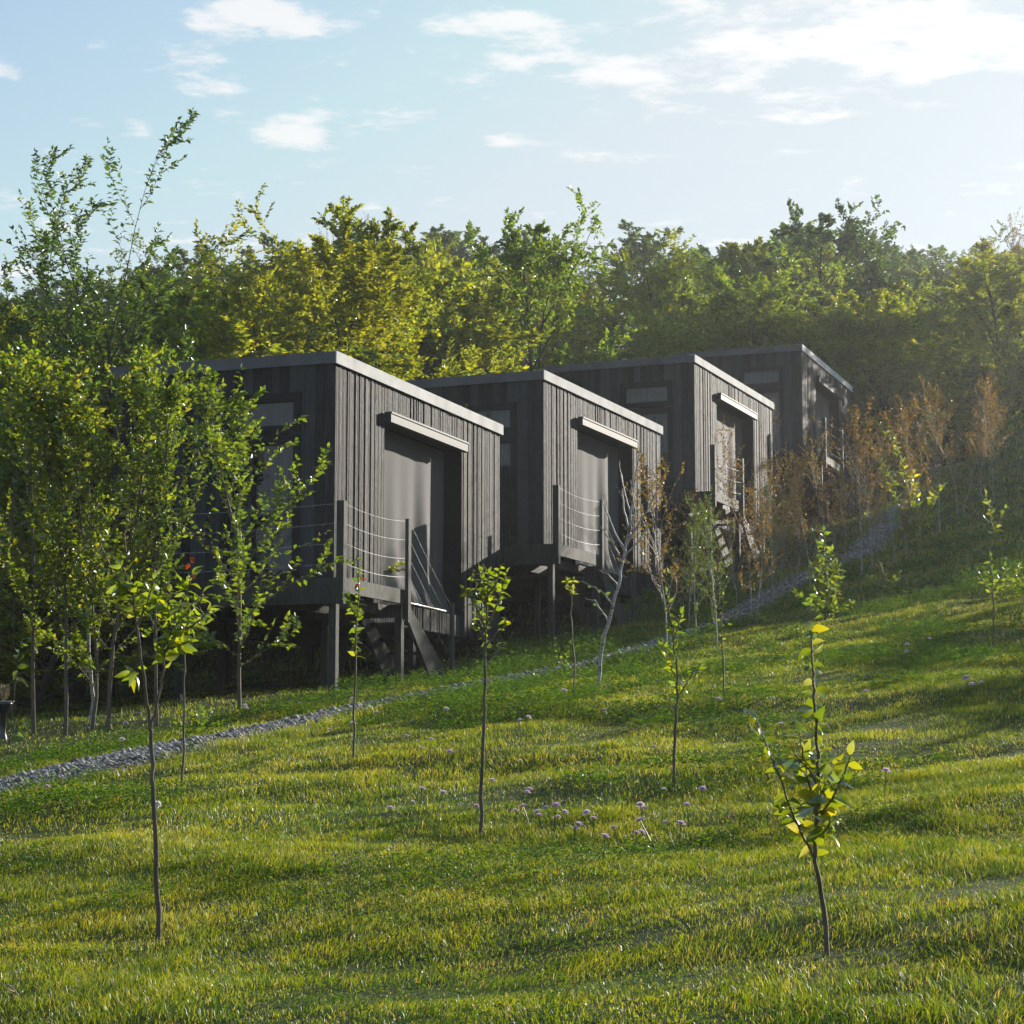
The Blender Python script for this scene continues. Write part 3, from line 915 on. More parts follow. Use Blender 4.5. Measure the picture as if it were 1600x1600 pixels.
def grow(seed, height, trunk_r, start=.25, limbs=18, subs=(6, 4), ratio=(.42, .45, .5), angle=(55, 45, 45), trop=.12, jit=.12,
         leaves=12, leaf=.12, lw=.55, twig_tubes=False, shape='oval', droop=.3, leafcls=2, trunk_bend=.06, multi=1, spread_leaf=.0, top_shoots=0, skip=0.0, up0=.0, leafup=.2):
    r = random.Random(seed)
    mb = MB(); LP = []; LD = []; LN = []; LS = []

    def leaf_run(pts_, n, size):
        m = len(pts_) - 1
        for k in range(n):
            s = (k + .5 + r.uniform(-.3, .3)) / n * m
            i = min(int(s), m - 1); t = s - i
            p = pts_[i].lerp(pts_[i + 1], t)
            ax_ = (pts_[i + 1] - pts_[i]).normalized()
            side = ax_.cross(Vector((0, 0, 1)))
            if side.length < .2: side = Vector((r.gauss(0, 1), r.gauss(0, 1), 0))
            side.normalize()
            sg = 1 if k % 2 else -1
            d = ax_ * r.uniform(.3, .8) + side * sg * r.uniform(.5, 1.0) + Vector((0, 0, leafup - droop * r.random())) + rv(r, .25)
            LP.append(p + rv(r, spread_leaf)); LD.append(d); LN.append(Vector((0, 0, .8)) + rv(r, .8)); LS.append(size * r.uniform(.65, 1.25))
        # tip leaf
        LP.append(pts_[-1]); LD.append((pts_[-1] - pts_[-2]).normalized() + rv(r, .2)); LN.append(Vector((0, 0, 1)) + rv(r, .5)); LS.append(size * .9)

    def branch(p, d, L, rad, lvl):
        n = 7 if lvl == 0 else (5 if lvl == 1 else 4)
        pts_ = [p.copy()]; dd = d.normalized()
        for i in range(n):
            dd = (dd + rv(r, jit if lvl else trunk_bend) + Vector((0, 0, trop * (1 if lvl else .3)))).normalized()
            pts_.append(pts_[-1] + dd * L / n)
        last = len(subs)
        end = .25
        rads = [rad * (1 - (1 - end) * i / n) for i in range(n + 1)]
        if lvl < last or twig_tubes:
            mb.tube(pts_, rads, 6 if lvl == 0 else (4 if lvl == 1 else 3), cap=False)
        def at(s):
            f = s * n; i = min(int(f), n - 1); return pts_[i].lerp(pts_[i + 1], f - i), (pts_[i + 1] - pts_[i]).normalized()
        if lvl == 0:
            for k in range(limbs):
                s = start + (1 - start) * (k + r.random()) / limbs
                q, ax_ = at(min(s, .995))
                rel = (s - start) / (1 - start)
                if shape == 'oval': prof = .35 + 1.0 * math.sin(math.pi * min(1, rel * .85 + .12)) ** .8
                elif shape == 'cone': prof = 1.15 - .85 * rel
                elif shape == 'vase': prof = .55 + .75 * rel
                else: prof = 1.0
                ang = R(angle[0] * r.uniform(.7, 1.2) * (1 - .55 * rel))
                az = k * 2.39996 + r.uniform(-.5, .5)
                d2 = Vector((math.cos(az) * math.sin(ang), math.sin(az) * math.sin(ang), math.cos(ang) + up0)) + ax_ * .1
                branch(q, d2, height * ratio[0] * prof * r.uniform(.6, 1.3), rad * (1 - .7 * s) * .5, 1)
        elif lvl <= last:
            cnt = subs[lvl - 1]
            for k in range(cnt):
                s = .25 + .75 * (k + r.random()) / cnt
                q, ax_ = at(min(s, .99))
                if r.random() < skip: continue
                o_ = ax_.orthogonal().normalized(); o2 = ax_.cross(o_)
                az = r.uniform(0, 6.28); ang = R(angle[lvl] * r.uniform(.6, 1.3))
                d2 = ax_ * math.cos(ang) + (o_ * math.cos(az) + o2 * math.sin(az)) * math.sin(ang)
                branch(q, d2, L * ratio[lvl] * (1.15 - .5 * s) * r.uniform(.7, 1.3), rad * .45, lvl + 1)
            leaf_run(pts_[len(pts_) // 2:], max(2, leaves // 3), leaf)
        if lvl == last + 0 and last >= 1 or lvl == last + 1:
            leaf_run(pts_, leaves, leaf)

    for k in range(multi):
        az = k * 2.4 + r.random(); tilt = .0 if multi == 1 else r.uniform(.06, .22)
        branch(Vector((math.cos(az) * .06 * (multi > 1), math.sin(az) * .06 * (multi > 1), -.15)), Vector((math.cos(az) * tilt, math.sin(az) * tilt, 1)),
               (height + .15) * (1 if k == 0 else r.uniform(.7, .95)), trunk_r, 0)
    for k in range(top_shoots):
        az = r.uniform(0, 6.28); q = Vector((math.cos(az), math.sin(az), 0)) * height * r.uniform(.02, .16) + Vector((0, 0, height * r.uniform(.8, .93)))
        pts_ = [q]; dd = Vector((r.gauss(0, .15), r.gauss(0, .15), 1))
        for i in range(5): dd = (dd + rv(r, .08)).normalized(); pts_.append(pts_[-1] + dd * height * .035)
        mb.tube(pts_, [.012 * height / 9, .01 * height / 9, .008 * height / 9, .006 * height / 9, .005 * height / 9, .003 * height / 9], 3, False)
        leaf_run(pts_, leaves, leaf)
    P = np.array([tuple(v) for v in LP]); D = np.array([tuple(v) for v in LD]); N = np.array([tuple(v) for v in LN]); S = np.array(LS)
    if leafcls == 2: V, T = leaves2(P, D, N, S, S * lw)
    else: V, T = leaves8(P, D, N, S, S * lw, droop)
    return mb, (V, T)


def tree_proto(name, label, cat, group, bark, leafm, part='crown', trunkpart='trunk', **kw):
    t = thing(name, label, cat, (0, 0, 0), group)
    mb, (V, T) = grow(**kw)
    mb.build(trunkpart, bark, t, True)
    link(part, np_mesh(part, V, T), leafm, t)
    t['top'] = float(np.percentile(V[:, 2], 99.9))
    return t


used = set()
def place(proto, x, y, h, rot, label, group=None, mats=None, sx=1.0, z=None, base_h=1.0):
    """first use moves the prototype, later uses copy it"""
    z = float(gz(x, y)) if z is None else z
    if proto.name not in used and mats is None:
        o = proto; used.add(proto.name)
        o['label'] = label
        if group: o['group'] = group
        elif 'group' in o: del o['group']
    else:
        o = copy_tree(proto, None, label, group, mats)
        if not group and 'group' in o: del o['group']
    o.location = (x, y, z)
    o.rotation_euler = (0, 0, rot)
    s = h / proto['top']
    o.scale = (s * sx, s * sx, s)
    return o


# forest prototypes, unit height 9 m
FH = 9.0
F = [
    tree_proto('tree', 'x', 'tree', None, M['barkdark'], M['leaf_green'], seed=1, height=FH, trunk_r=.15, start=.12, limbs=34, subs=(7, 4), ratio=(.31, .42, .45), leaves=13, leaf=.17, shape='oval', trop=.03, angle=(75, 48, 48), top_shoots=2),
    tree_proto('tree', 'x', 'tree', None, M['barkdark'], M['leaf_olive'], seed=2, height=FH, trunk_r=.14, start=.10, limbs=30, subs=(7, 4), ratio=(.34, .42, .45), leaves=13, leaf=.17, shape='vase', trop=.09, angle=(66, 48, 48), top_shoots=3, multi=1),
    tree_proto('tree', 'x', 'tree', None, M['barkdark'], M['leaf_dark'], seed=3, height=FH, trunk_r=.16, start=.15, limbs=28, subs=(7, 4), ratio=(.33, .40, .45), leaves=13, leaf=.18, shape='oval', trop=.0, angle=(80, 48, 48), top_shoots=2),
    tree_proto('tree', 'x', 'tree', None, M['barkdark'], M['leaf_olive'], seed=4, height=FH, trunk_r=.12, start=.08, limbs=32, subs=(6, 4), ratio=(.27, .45, .5), leaves=13, leaf=.155, shape='oval', trop=.12, angle=(55, 42, 42), top_shoots=5),
    tree_proto('bare_tree', 'x', 'tree', None, M['barkdark'], M['leaf_brown'], seed=5, height=FH, trunk_r=.10, start=.15, limbs=26, subs=(7, 3), ratio=(.28, .42, .45), leaves=2, leaf=.12, shape='vase', trop=.3, angle=(40, 35, 35), twig_tubes=True),
]
# airy tree with leafy shoots against the sky
airy = tree_proto('tall_tree', 'x', 'tree', None, M['barkdark'], M['leaf_dark'], seed=21, height=9.0, trunk_r=.11, start=.2, limbs=28, subs=(6, 3), ratio=(.33, .42, .5),
                  angle=(50, 38, 40), leaves=15, leaf=.15, lw=.48, shape='vase', trop=.13, twig_tubes=True, jit=.1, droop=.5)

def tree_px(proto, px, ytop, d, label, group=None, mats=None, sx=1.0, rot=None, base=9.0):
    p = wp(px, ytop, d)
    g = float(gz(p.x, p.y))
    h = max(2.5, p.z - g)
    return place(proto, p.x, p.y, h, random.uniform(0, 6.28) if rot is None else rot, label, group, mats, sx, g - .1, base)

tree_px(airy, 165, 178, 32, 'tall dark airy tree at the left, its leafy shoots against the sky', rot=3.3, sx=1.2)
tree_px(airy, 40, 262, 33.5, 'lower dark airy tree left of the tall one, partly cut by the left edge', rot=2.9, sx=1.2, mats={})
tree_px(F[1], 385, 290, 38, 'yellow green tree rising behind the nearest cabin, right of the tall dark tree', sx=1.1, mats={'crown': M['leaf_gold']})
tree_px(F[0], 640, 325, 46, 'tree with thin shoots on top, above the roof gap of the two nearest cabins', mats={'crown': M['leaf_olive']}, sx=.85)
tree_px(F[2], 848, 318, 52, 'rounded green tree standing tallest above the second cabin roof', mats={'crown': M['leaf_green']}, sx=.8)
tree_px(F[2], 1285, 312, 78, 'dark broad tree with ragged top on the skyline above the farthest cabin', mats={'crown': M['leaf_dark']}, sx=.95)
tree_px(F[4], 1585, 318, 92, 'thin nearly bare tree on the skyline at the right edge', mats=None, sx=1.1)
tree_px(F[1], 1010, 385, 72, 'olive domed tree on the hill above the third cabin', mats={'crown': M['leaf_olive']}, sx=1.15)
tree_px(F[3], 480, 375, 41, 'bright yellow green tree directly above the roof of the nearest cabin', sx=1.35, mats={'crown': M['leaf_gold']})
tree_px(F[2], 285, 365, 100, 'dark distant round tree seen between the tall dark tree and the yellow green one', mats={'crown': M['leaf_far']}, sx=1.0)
for (px, yt) in [(505, 345), (530, 350), (578, 338), (555, 352)]:
    tree_px(F[4], px, yt, random.uniform(96, 108), 'slender brown half bare tree on the skyline left of centre', 'slender brown half bare trees on the skyline left of centre', {}, sx=.65)

# the wood on the hillside
sky_x = [0, 200, 300, 450, 560, 640, 720, 850, 950, 1050, 1150, 1300, 1400, 1500, 1600, 1900]
sky_y = [430, 430, 410, 385, 380, 365, 385, 365, 372, 385, 375, 350, 375, 372, 362, 355]
rr = random.Random(77)
mats_cycle = [M['leaf_green'], M['leaf_olive'], M['leaf_olive'], M['leaf_dark'], M['leaf_green'], M['leaf_gold']]
def wood(n, d0, d1, x0, x1, dy0, dy1, label, group, far=False):
    for k in range(n):
        px = x0 + (x1 - x0) * (k + rr.random()) / n
        d = rr.uniform(d0, d1)
        yt = np.interp(px, sky_x, sky_y) + rr.uniform(dy0, dy1)
        pr = F[rr.choice([0, 1, 2, 3, 0, 1])]
        p = wp(px, yt, d)
        g = float(gz(p.x, p.y))
        h = p.z - g
        if h > 11: continue
        h = max(h, 2.4)
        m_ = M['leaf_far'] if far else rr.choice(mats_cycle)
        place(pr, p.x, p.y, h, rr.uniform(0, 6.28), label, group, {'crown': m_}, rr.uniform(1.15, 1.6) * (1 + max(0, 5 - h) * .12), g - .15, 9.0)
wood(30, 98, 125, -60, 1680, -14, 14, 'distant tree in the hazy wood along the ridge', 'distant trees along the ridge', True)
wood(26, 76, 92, -40, 1680, -4, 50, 'tree of the upper wood on the hillside behind the cabins', 'trees of the upper wood on the hillside')
wood(24, 60, 72, -40, 1680, 30, 110, 'tree of the middle wood on the hillside behind the cabins', 'trees of the middle wood on the hillside')
wood(16, 46, 56, -40, 820, 35, 110, 'tree of the lower wood just behind the two nearest cabins', 'trees of the lower wood behind the nearest cabins')
wood(24, 62, 69, 1310, 1720, 140, 225, 'tree at the wood edge on the slope right of the farthest cabin', 'trees at the wood edge right of the farthest cabin')
wood(13, 35, 42, -60, 560, 70, 150, 'bushy tree standing close behind the nearest cabin', 'bushy trees close behind the nearest cabin')
wood(7, 27, 33, -120, 230, 130, 260, 'bushy tree in the shady thicket at the left edge', 'bushy trees in the shady thicket at the left edge')
wood(8, 62, 68, 820, 1340, 130, 190, 'low tree peeping over the roofs of the two far cabins', 'low trees peeping over the roofs of the far cabins')
wood(4, 24, 27, -260, 60, 420, 520, 'dark low bush filling the shade behind the grove trunks', 'dark low bushes behind the grove trunks')

# trees out of frame to the right that throw the long shadows over the slope
def shade(px, py, s, wide, extra=0.0):
    """tree whose top just throws the end of its shadow on the ground seen at this pixel"""
    q = ground_at(px, py) + SUN * s
    g = float(gz(q.x, q.y))
    if q.z - g < .8: return
    place(F[0], q.x, q.y, q.z - g + extra, rr.uniform(0, 6), 'leafy tree on the slope beyond the right edge of the view', 'trees beyond the right edge', {'crown': M['leaf_green']}, wide, g)
for a_ in [(1335, 905, 27, 1.5), (1395, 880, 27, 1.5), (1440, 850, 24, 1.4), (1480, 800, 22, 1.6), (1530, 760, 20, 1.6), (1560, 700, 18, 1.5), (1600, 880, 22, 1.5), (1500, 900, 24, 1.0),
           (1262, 1055, 13, 2.2), (1330, 1030, 14, 2.0), (1420, 1000, 15, 1.8), (1430, 1140, 9.5, 1.8), (1500, 1120, 10, 1.6)]:
    shade(*a_)

# grove of young trees at the left
GH = 4.0
G = [
    tree_proto('young_tree', 'x', 'young tree', None, M['bark'], M['leaf_grove'], seed=31, height=GH, trunk_r=.032, start=.30, limbs=20, subs=(6,), ratio=(.27, .42, .4), angle=(42, 40, 40), leaves=13, leaf=.09, lw=.62, shape='oval', trop=.16, twig_tubes=True, droop=.55),
    tree_proto('young_tree', 'x', 'young tree', None, M['bark'], M['leaf_grove'], seed=32, height=GH, trunk_r=.030, start=.26, limbs=21, subs=(6,), ratio=(.26, .42, .4), angle=(50, 40, 40), leaves=13, leaf=.09, lw=.62, shape='oval', trop=.12, twig_tubes=True, droop=.55),
    tree_proto('young_tree', 'x', 'young tree', None, M['bark'], M['leaf_grove'], seed=33, height=GH, trunk_r=.028, start=.14, limbs=28, subs=(6,), ratio=(.27, .40, .4), angle=(62, 40, 40), leaves=13, leaf=.09, lw=.6, shape='oval', trop=.06, twig_tubes=True, droop=.5),
]
def young(proto, bx, by, ytop, label, group=None, mats=None, sx=1.0, rot=0.0, base=GH, dadd=0.0):
    g = ground_at(bx, by)
    y = g.y + dadd
    top = wp(bx, ytop, y)
    gg = float(gz(top.x, y))
    return place(proto, top.x, y, top.z - gg, rot, label, group, mats, sx, gg, base)
young(G[0], 118, 1150, 535, 'tallest young tree of the left grove, next to the white birch stem', rot=1)
young(G[1], 70, 1148, 560, 'young tree of the left grove, leaning left of the tallest one', rot=2)
young(G[1], 182, 1142, 540, 'young tree with a thin bent stem, just right of the white birch stem', mats={}, rot=4)
young(G[0], 258, 1132, 548, 'young tree of the grove growing just behind the big leaved sapling', mats={}, rot=3, sx=.9)
young(G[2], 383, 1108, 572, 'young tree hiding the windows of the nearest cabin, its shoots reaching right', rot=.6, sx=1.05)
young(G[1], 10, 1120, 520, 'leafy young tree cut by the left edge of the picture', mats={}, rot=5)
young(G[2], 155, 1140, 600, 'young tree with low branches between the thin bent stem and the white birch stem', mats={}, rot=2.2)
young(G[0], 40, 1120, 600, 'young tree in the shade at the back left corner of the grove', mats={}, rot=2.9, dadd=2)

# birches
BH = 3.6
B = [
    tree_proto('birch', 'x', 'birch', None, M['birch'], M['leaf_brown'], seed=41, height=BH, trunk_r=.022, start=.26, limbs=24, subs=(5,), ratio=(.29, .42, .4), angle=(52, 38, 40), leaves=10, leaf=.066, lw=.75, shape='oval', trop=.14, twig_tubes=True, droop=.9, up0=.2, skip=.25, jit=.2),
    tree_proto('birch', 'x', 'birch', None, M['birch'], M['leaf_mixed'], seed=42, height=BH, trunk_r=.022, start=.2, limbs=20, subs=(5,), ratio=(.28, .42, .4), angle=(54, 38, 40), leaves=12, leaf=.058, lw=.75, shape='oval', trop=.12, twig_tubes=True, droop=.9, up0=.2),
    tree_proto('birch', 'x', 'birch', None, M['birch'], M['leaf_brown'], seed=47, height=BH, trunk_r=.02, start=.22, limbs=20, subs=(5,), ratio=(.33, .42, .4), angle=(48, 40, 40), leaves=9, leaf=.066, lw=.75, shape='vase', trop=.1, twig_tubes=True, droop=.9, up0=.1, skip=.2, jit=.22, trunk_bend=.1, multi=2),
]
BL = 'birches along the gravel path'
young(B[0], 1040, 1030, 700, 'birch with rusty brown leaves on top, before the third cabin\'s near wall', BL, rot=1)
young(B[1], 1118, 1015, 760, 'white stemmed birch with green leaves before the stairs of the third cabin', BL, rot=2, sx=1.1)
young(B[2], 1173, 975, 620, 'tall birch with brown and green leaves before the blind of the third cabin', BL, {}, rot=3, sx=.7)
young(B[2], 1238, 930, 690, 'broad birch thick with brown leaves in front of the gap before the farthest cabin', BL, rot=4.2, sx=1.25)
young(B[0], 1262, 925, 700, 'birch with brown leaves just right of the broad brown birch', BL, {}, rot=0.3, sx=1.1)
young(B[0], 1340, 905, 615, 'tall brown birch covering the far end of the farthest cabin', BL, {}, rot=5, sx=1.1)
young(B[2], 1292, 880, 640, 'thin brown birch under the blind of the farthest cabin', BL, rot=2, sx=.8)
young(B[1], 1394, 880, 700, 'pale stemmed birch with green shoots right of the tall brown birch', BL, {}, rot=2.5, sx=.8)
young(B[0], 1433, 862, 610, 'first of the four slim white birches on the open slope, counted from the left', BL, {}, rot=.5)
young(B[0], 1463, 836, 590, 'second of the four slim white birches on the open slope, counted from the left', BL, {}, rot=1.5)
young(B[2], 1495, 815, 580, 'third of the four slim white birches on the open slope, counted from the left', BL, rot=2.5)
young(B[0], 1527, 785, 575, 'rightmost of the four slim white birches on the open slope', BL, {}, rot=3.7)
young(B[1], 1085, 1000, 790, 'small birch with dense green leaves between the rusty birch and the white stemmed one', BL, {}, rot=4.7, sx=1.2)
young(B[1], 1205, 955, 740, 'birch with yellow green leaves beside the handrail of the third cabin', BL, {}, rot=1.7, sx=1.1)
young(B[0], 1075, 985, 770, 'bushy rust coloured birch in the shadow under the third cabin', BL, {}, rot=2.7, sx=1.3)
young(B[2], 1370, 850, 640, 'brown birch behind the path bend, right of the farthest cabin', BL, rot=.9)


for k_, (bx_, by_, ty_, lab_) in enumerate([
        (1150, 965, 800, 'slim birch half hidden at the foot of the third cabin\'s handrail'), (1190, 948, 690, 'slim brown birch against the right end wall of the third cabin'),
        (1218, 935, 760, 'short brown birch in the gap right of the third cabin'), (1312, 905, 700, 'slim birch directly left of the tall brown birch at the farthest cabin'),
        (1358, 890, 680, 'slim birch just right of the tall brown birch at the farthest cabin'), (1412, 872, 690, 'short slim birch left of the four white birches on the slope'),
        (1548, 790, 610, 'faint slim birch at the far right end of the white birches')]):
    young(B[[0, 2, 0, 2, 0, 2, 0][k_]], bx_, by_, ty_, lab_, BL, {}, sx=.8, rot=k_ * 1.3 + .4)


# ------- saplings and other plants traced stem by stem at their own distance
def stem_plant(name, label, cat, base, stems, runs, leafm, size, n_px=9, lw=.62, droop=.5, r0=.008, bark='stem_green', group=None, seed=0, extra=None, depth=.12, hang=0.3):
    """base: pixel of the foot; stems: pixel polylines (first starts at the foot); runs: indices of stems with leaves (start fraction)"""
    r = random.Random(seed + 100)
    g = ground_at(*base)
    d = g.y
    t = thing(name, label, cat, g, group)
    mb = MB(); LP = []; LD = []; LN = []; LS = []
    offs = []
    for si, st in enumerate(stems):
        dz = 0.0; slope = 0.0 if si == 0 else r.uniform(-1, 1) * depth
        pts_ = []; L = len(st)
        # join branches to the first stem in depth
        for i, (px, py) in enumerate(st):
            w = wp(px, py, d + (slope * i / max(1, L - 1)) + (0 if si else .02 * math.sin(i * 1.7)))
            pts_.append(w - g)
        if si == 0: pts_[0] = Vector((pts_[0].x, 0, -.05))
        # refine
        fine = []
        for i in range(L - 1):
            for k in range(4): fine.append(pts_[i].lerp(pts_[i + 1], k / 4) + rv(r, .0015 * d / 6))
        fine.append(pts_[-1])
        ra = r0 * (1 if si == 0 else .55)
        mb.tube(fine, [ra * (1 - .7 * i / len(fine)) for i in range(len(fine))], 6, False)
        if si in runs:
            s0 = runs[si]
            tot = sum((fine[i + 1] - fine[i]).length for i in range(len(fine) - 1))
            step = n_px / F_PX * d
            acc = 0; nxt = tot * s0; k = 0
            for i in range(len(fine) - 1):
                seg = fine[i + 1] - fine[i]; sl_ = seg.length
                while nxt <= acc + sl_:
                    p = fine[i] + seg * ((nxt - acc) / sl_)
                    az = k * 2.4 + r.uniform(-.4, .4)
                    dd = Vector((math.cos(az), math.sin(az), r.uniform(-hang, .5 - hang * .5))) + seg.normalized() * .4
                    LP.append(p); LD.append(dd); LN.append(Vector((0, 0, .3)) + rv(r, .7)); LS.append(size / F_PX * d * r.uniform(.6, 1.2) * (1 - .3 * (nxt / tot) ** 3))
                    k += 1; nxt += step * r.uniform(.7, 1.3)
                acc += sl_
            LP.append(fine[-1]); LD.append((fine[-1] - fine[-2]).normalized()); LN.append(Vector((0, -.5, 1))); LS.append(size / F_PX * d * .7)
    mb.build('stem', M[bark], t, True)
    if LP:
        A_ = lambda q: np.array([tuple(v) for v in q])
        V, T = leaves8(A_(LP), A_(LD), A_(LN), np.array(LS), np.array(LS) * lw, droop)
        me = np_mesh('foliage', V, T); me.polygons.foreach_set('use_smooth', [True] * len(me.polygons))
        link('foliage', me, M[leafm], t)
    if extra:
        V = []; T = []; LP = []; LD = []; LN = []; LS = []
        for (px, py, s, n) in extra:
            for k in range(n):
                LP.append(wp(px + r.gauss(0, s * .3), py + r.gauss(0, s * .4), d) - g); LD.append(Vector((r.gauss(0, .5), r.gauss(0, .5), -1))); LN.append(Vector((r.gauss(0, 1), -1, .2))); LS.append(s / F_PX * d)
        A_ = lambda q: np.array([tuple(v) for v in q])
        V, T = leaves8(A_(LP), A_(LD), A_(LN), np.array(LS), np.array(LS) * .55, .3)
        link('red_leaves', np_mesh('red_leaves', V, T), M['leaf_red'], t)
    return t

SG = 'saplings planted on the meadow'
stem_plant('sapling', 'foreground sapling with broad glossy leaves at the right, slightly leaning stem', 'sapling', (1296, 1497),
           [[(1296, 1497), (1287, 1420), (1274, 1345), (1276, 1280), (1279, 1210), (1276, 1150), (1272, 1090), (1270, 1040), (1267, 985)],
            [(1274, 1345), (1252, 1300), (1232, 1255), (1214, 1205), (1196, 1160), (1182, 1125)],
            [(1275, 1300), (1250, 1290), (1222, 1262), (1208, 1255)], [(1276, 1275), (1264, 1225), (1254, 1180), (1250, 1145)],
            [(1277, 1285), (1300, 1248), (1318, 1215), (1328, 1180)], [(1278, 1262), (1296, 1226), (1300, 1190)],
            [(1275, 1310), (1296, 1290), (1312, 1275)], [(1279, 1230), (1262, 1200), (1242, 1178)]],
           {0: .35, 1: .15, 2: .1, 3: .05, 4: .1, 5: .2, 6: .3, 7: .3}, 'leaf_big', 34, 7.5, .58, .45, .0065, seed=3, group=SG, hang=.75, depth=.1)
stem_plant('sapling', 'tall forked sapling in the left foreground with bright drooping leaves and one red tuft', 'sapling', (250, 1473),
           [[(250, 1473), (246, 1400), (243, 1320), (239, 1230), (236, 1165), (236, 1138), (228, 1085), (222, 1030), (213, 975), (207, 915), (190, 885)],
            [(236, 1138), (246, 1095), (255, 1050), (258, 1015), (268, 985), (292, 955), (318, 925)],
            [(222, 1035), (206, 1050), (208, 1060)], [(213, 975), (232, 940), (240, 905)], [(207, 930), (190, 915), (172, 895)],
            [(262, 1005), (285, 985), (310, 970), (328, 955)], [(268, 985), (290, 930), (300, 895)], [(258, 1015), (275, 1010), (300, 1000)], [(265, 990), (262, 955), (265, 925)]],
           {0: .86, 1: .42, 2: .3, 3: .2, 4: .1, 5: .1, 6: .1, 7: .3, 8: .1}, 'leaf_sap', 26, 4.0, .5, .6, .0095, bark='bark', seed=4, group=SG, hang=.6, extra=[(298, 886, 15, 3)])
stem_plant('sapling', 'thin straight sapling with bare lower stem just right of the forked one', 'sapling', (286, 1222),
           [[(286, 1222), (287, 1150), (288, 1080), (290, 1010), (293, 960)], [(291, 985), (310, 965), (330, 950)], [(290, 1000), (275, 975), (262, 960)]], {0: .78, 1: .1, 2: .1}, 'leaf_sap', 24, 7, .5, .6, .008, seed=5, group=SG, hang=.5)
stem_plant('sapling', 'slender sapling with an orange red leaf near its top, before the nearest cabin\'s stairs', 'sapling', (552, 1187),
           [[(552, 1187), (553, 1120), (556, 1040), (557, 970), (560, 925), (562, 890)], [(557, 965), (548, 945), (545, 930)]], {0: .55, 1: .1}, 'leaf_sap', 15, 3.2, .5, .6, .008, seed=6, group=SG, extra=[(563, 906, 10, 2)])
stem_plant('sapling', 'sapling with a small rounded leafy crown in the middle of the meadow', 'sapling', (751, 1309),
           [[(751, 1309), (752, 1220), (756, 1130), (758, 1050), (760, 985), (762, 935), (764, 895)],
            [(760, 985), (748, 958), (735, 935), (724, 918)], [(760, 975), (775, 950), (785, 920), (792, 895)], [(761, 950), (744, 920), (740, 895)], [(762, 930), (778, 905), (782, 885)],
            [(759, 1010), (775, 990), (788, 978), (790, 970)], [(757, 1035), (776, 1020), (786, 1005)], [(757, 1000), (748, 985), (742, 975)], [(762, 940), (752, 905), (755, 885)]],
           {0: .72, 1: .2, 2: .3, 3: .1, 4: .1, 5: .6, 6: .7, 7: .5, 8: .1}, 'leaf_sap', 15, 3.6, .55, .6, .0095, bark='bark', seed=7, group=SG)
stem_plant('sapling', 'very thin sapling with few leaves before the post of the second cabin', 'sapling', (897, 1092),
           [[(897, 1092), (896, 1030), (894, 970), (893, 925), (896, 905)], [(893, 930), (888, 915), (885, 905)]], {0: .88, 1: 0}, 'leaf_sap', 12, 3.5, .5, .5, .007, seed=8, group=SG)
stem_plant('sapling', 'sapling with a narrow column of yellow green leaves, right of the middle one', 'sapling', (1054, 1234),
           [[(1054, 1234), (1054, 1160), (1058, 1090), (1056, 1030), (1048, 975), (1042, 925)], [(1058, 1090), (1080, 1055), (1098, 1035)], [(1057, 1060), (1042, 1030), (1036, 1005)], [(1052, 1000), (1062, 975), (1064, 955)]],
           {0: .5, 1: .2, 2: .2, 3: .2}, 'leaf_sap', 15, 4, .45, .5, .008, bark='bark', seed=9, group=SG)
stem_plant('sapling', 'bare thin brown sapling stem standing right of the white stemmed birch', 'sapling', (1132, 1092),
           [[(1132, 1092), (1130, 1030), (1127, 980), (1130, 930)], [(1128, 985), (1142, 965), (1150, 955)]], {0: .6, 1: .3}, 'leaf_sap', 10, 7, .5, .5, .007, seed=10, group=SG)
stem_plant('sapling', 'small dark leaved sapling alone on the slope near the right edge', 'sapling', (1552, 1022),
           [[(1552, 1022), (1552, 960), (1550, 905), (1548, 870)], [(1552, 930), (1535, 905), (1528, 892)], [(1552, 925), (1565, 900), (1570, 885)], [(1550, 910), (1540, 890)]], {0: .45, 1: .1, 2: .1, 3: 0}, 'leaf_grove', 13, 4.5, .5, .5, .009, seed=11, group=SG)
stem_plant('sapling', 'small sapling with curled leaves at the left edge beside the planter', 'sapling', (14, 1166),
           [[(14, 1166), (20, 1100), (27, 1050), (31, 1010), (36, 1000)], [(14, 1160), (26, 1145), (32, 1135)]], {0: .65, 1: .2}, 'leaf_grove', 22, 6, .5, .7, .007, seed=12, group=SG, hang=.8)
stem_plant('sapling', 'short green shoot with alternating leaves on the shaded slope at the right', 'sapling', (1556, 868),
           [[(1556, 868), (1552, 830), (1548, 800), (1541, 772)], [(1553, 835), (1562, 812), (1571, 795)]], {0: .2, 1: .1}, 'leaf_sap', 13, 4, .5, .5, .008, seed=13, group=SG)

# leaning bare birch before the second cabin
stem_plant('bare_birch', 'nearly bare white birch leaning to the right before the second cabin\'s stairs', 'birch', (934, 1076),
           [[(934, 1076), (938, 1020), (952, 965), (966, 915), (974, 870), (984, 835), (983, 800), (970, 740)],
            [(984, 835), (976, 800), (973, 765), (968, 720)], [(978, 862), (960, 830), (948, 800), (940, 775)], [(974, 880), (958, 850), (940, 825)],
            [(984, 832), (988, 790), (992, 750), (1000, 700)], [(984, 840), (1010, 800), (1030, 760)], [(960, 945), (940, 925), (925, 915), (905, 908)], [(966, 915), (950, 898), (935, 890)],
            [(975, 870), (998, 845), (1012, 822)], [(978, 850), (992, 800), (985, 750)], [(950, 970), (930, 940), (915, 935)]],
           {6: .3, 3: .5, 8: .4, 10: .4}, 'leaf_mixed', 8, 9, .6, .5, .018, bark='birch', seed=20)
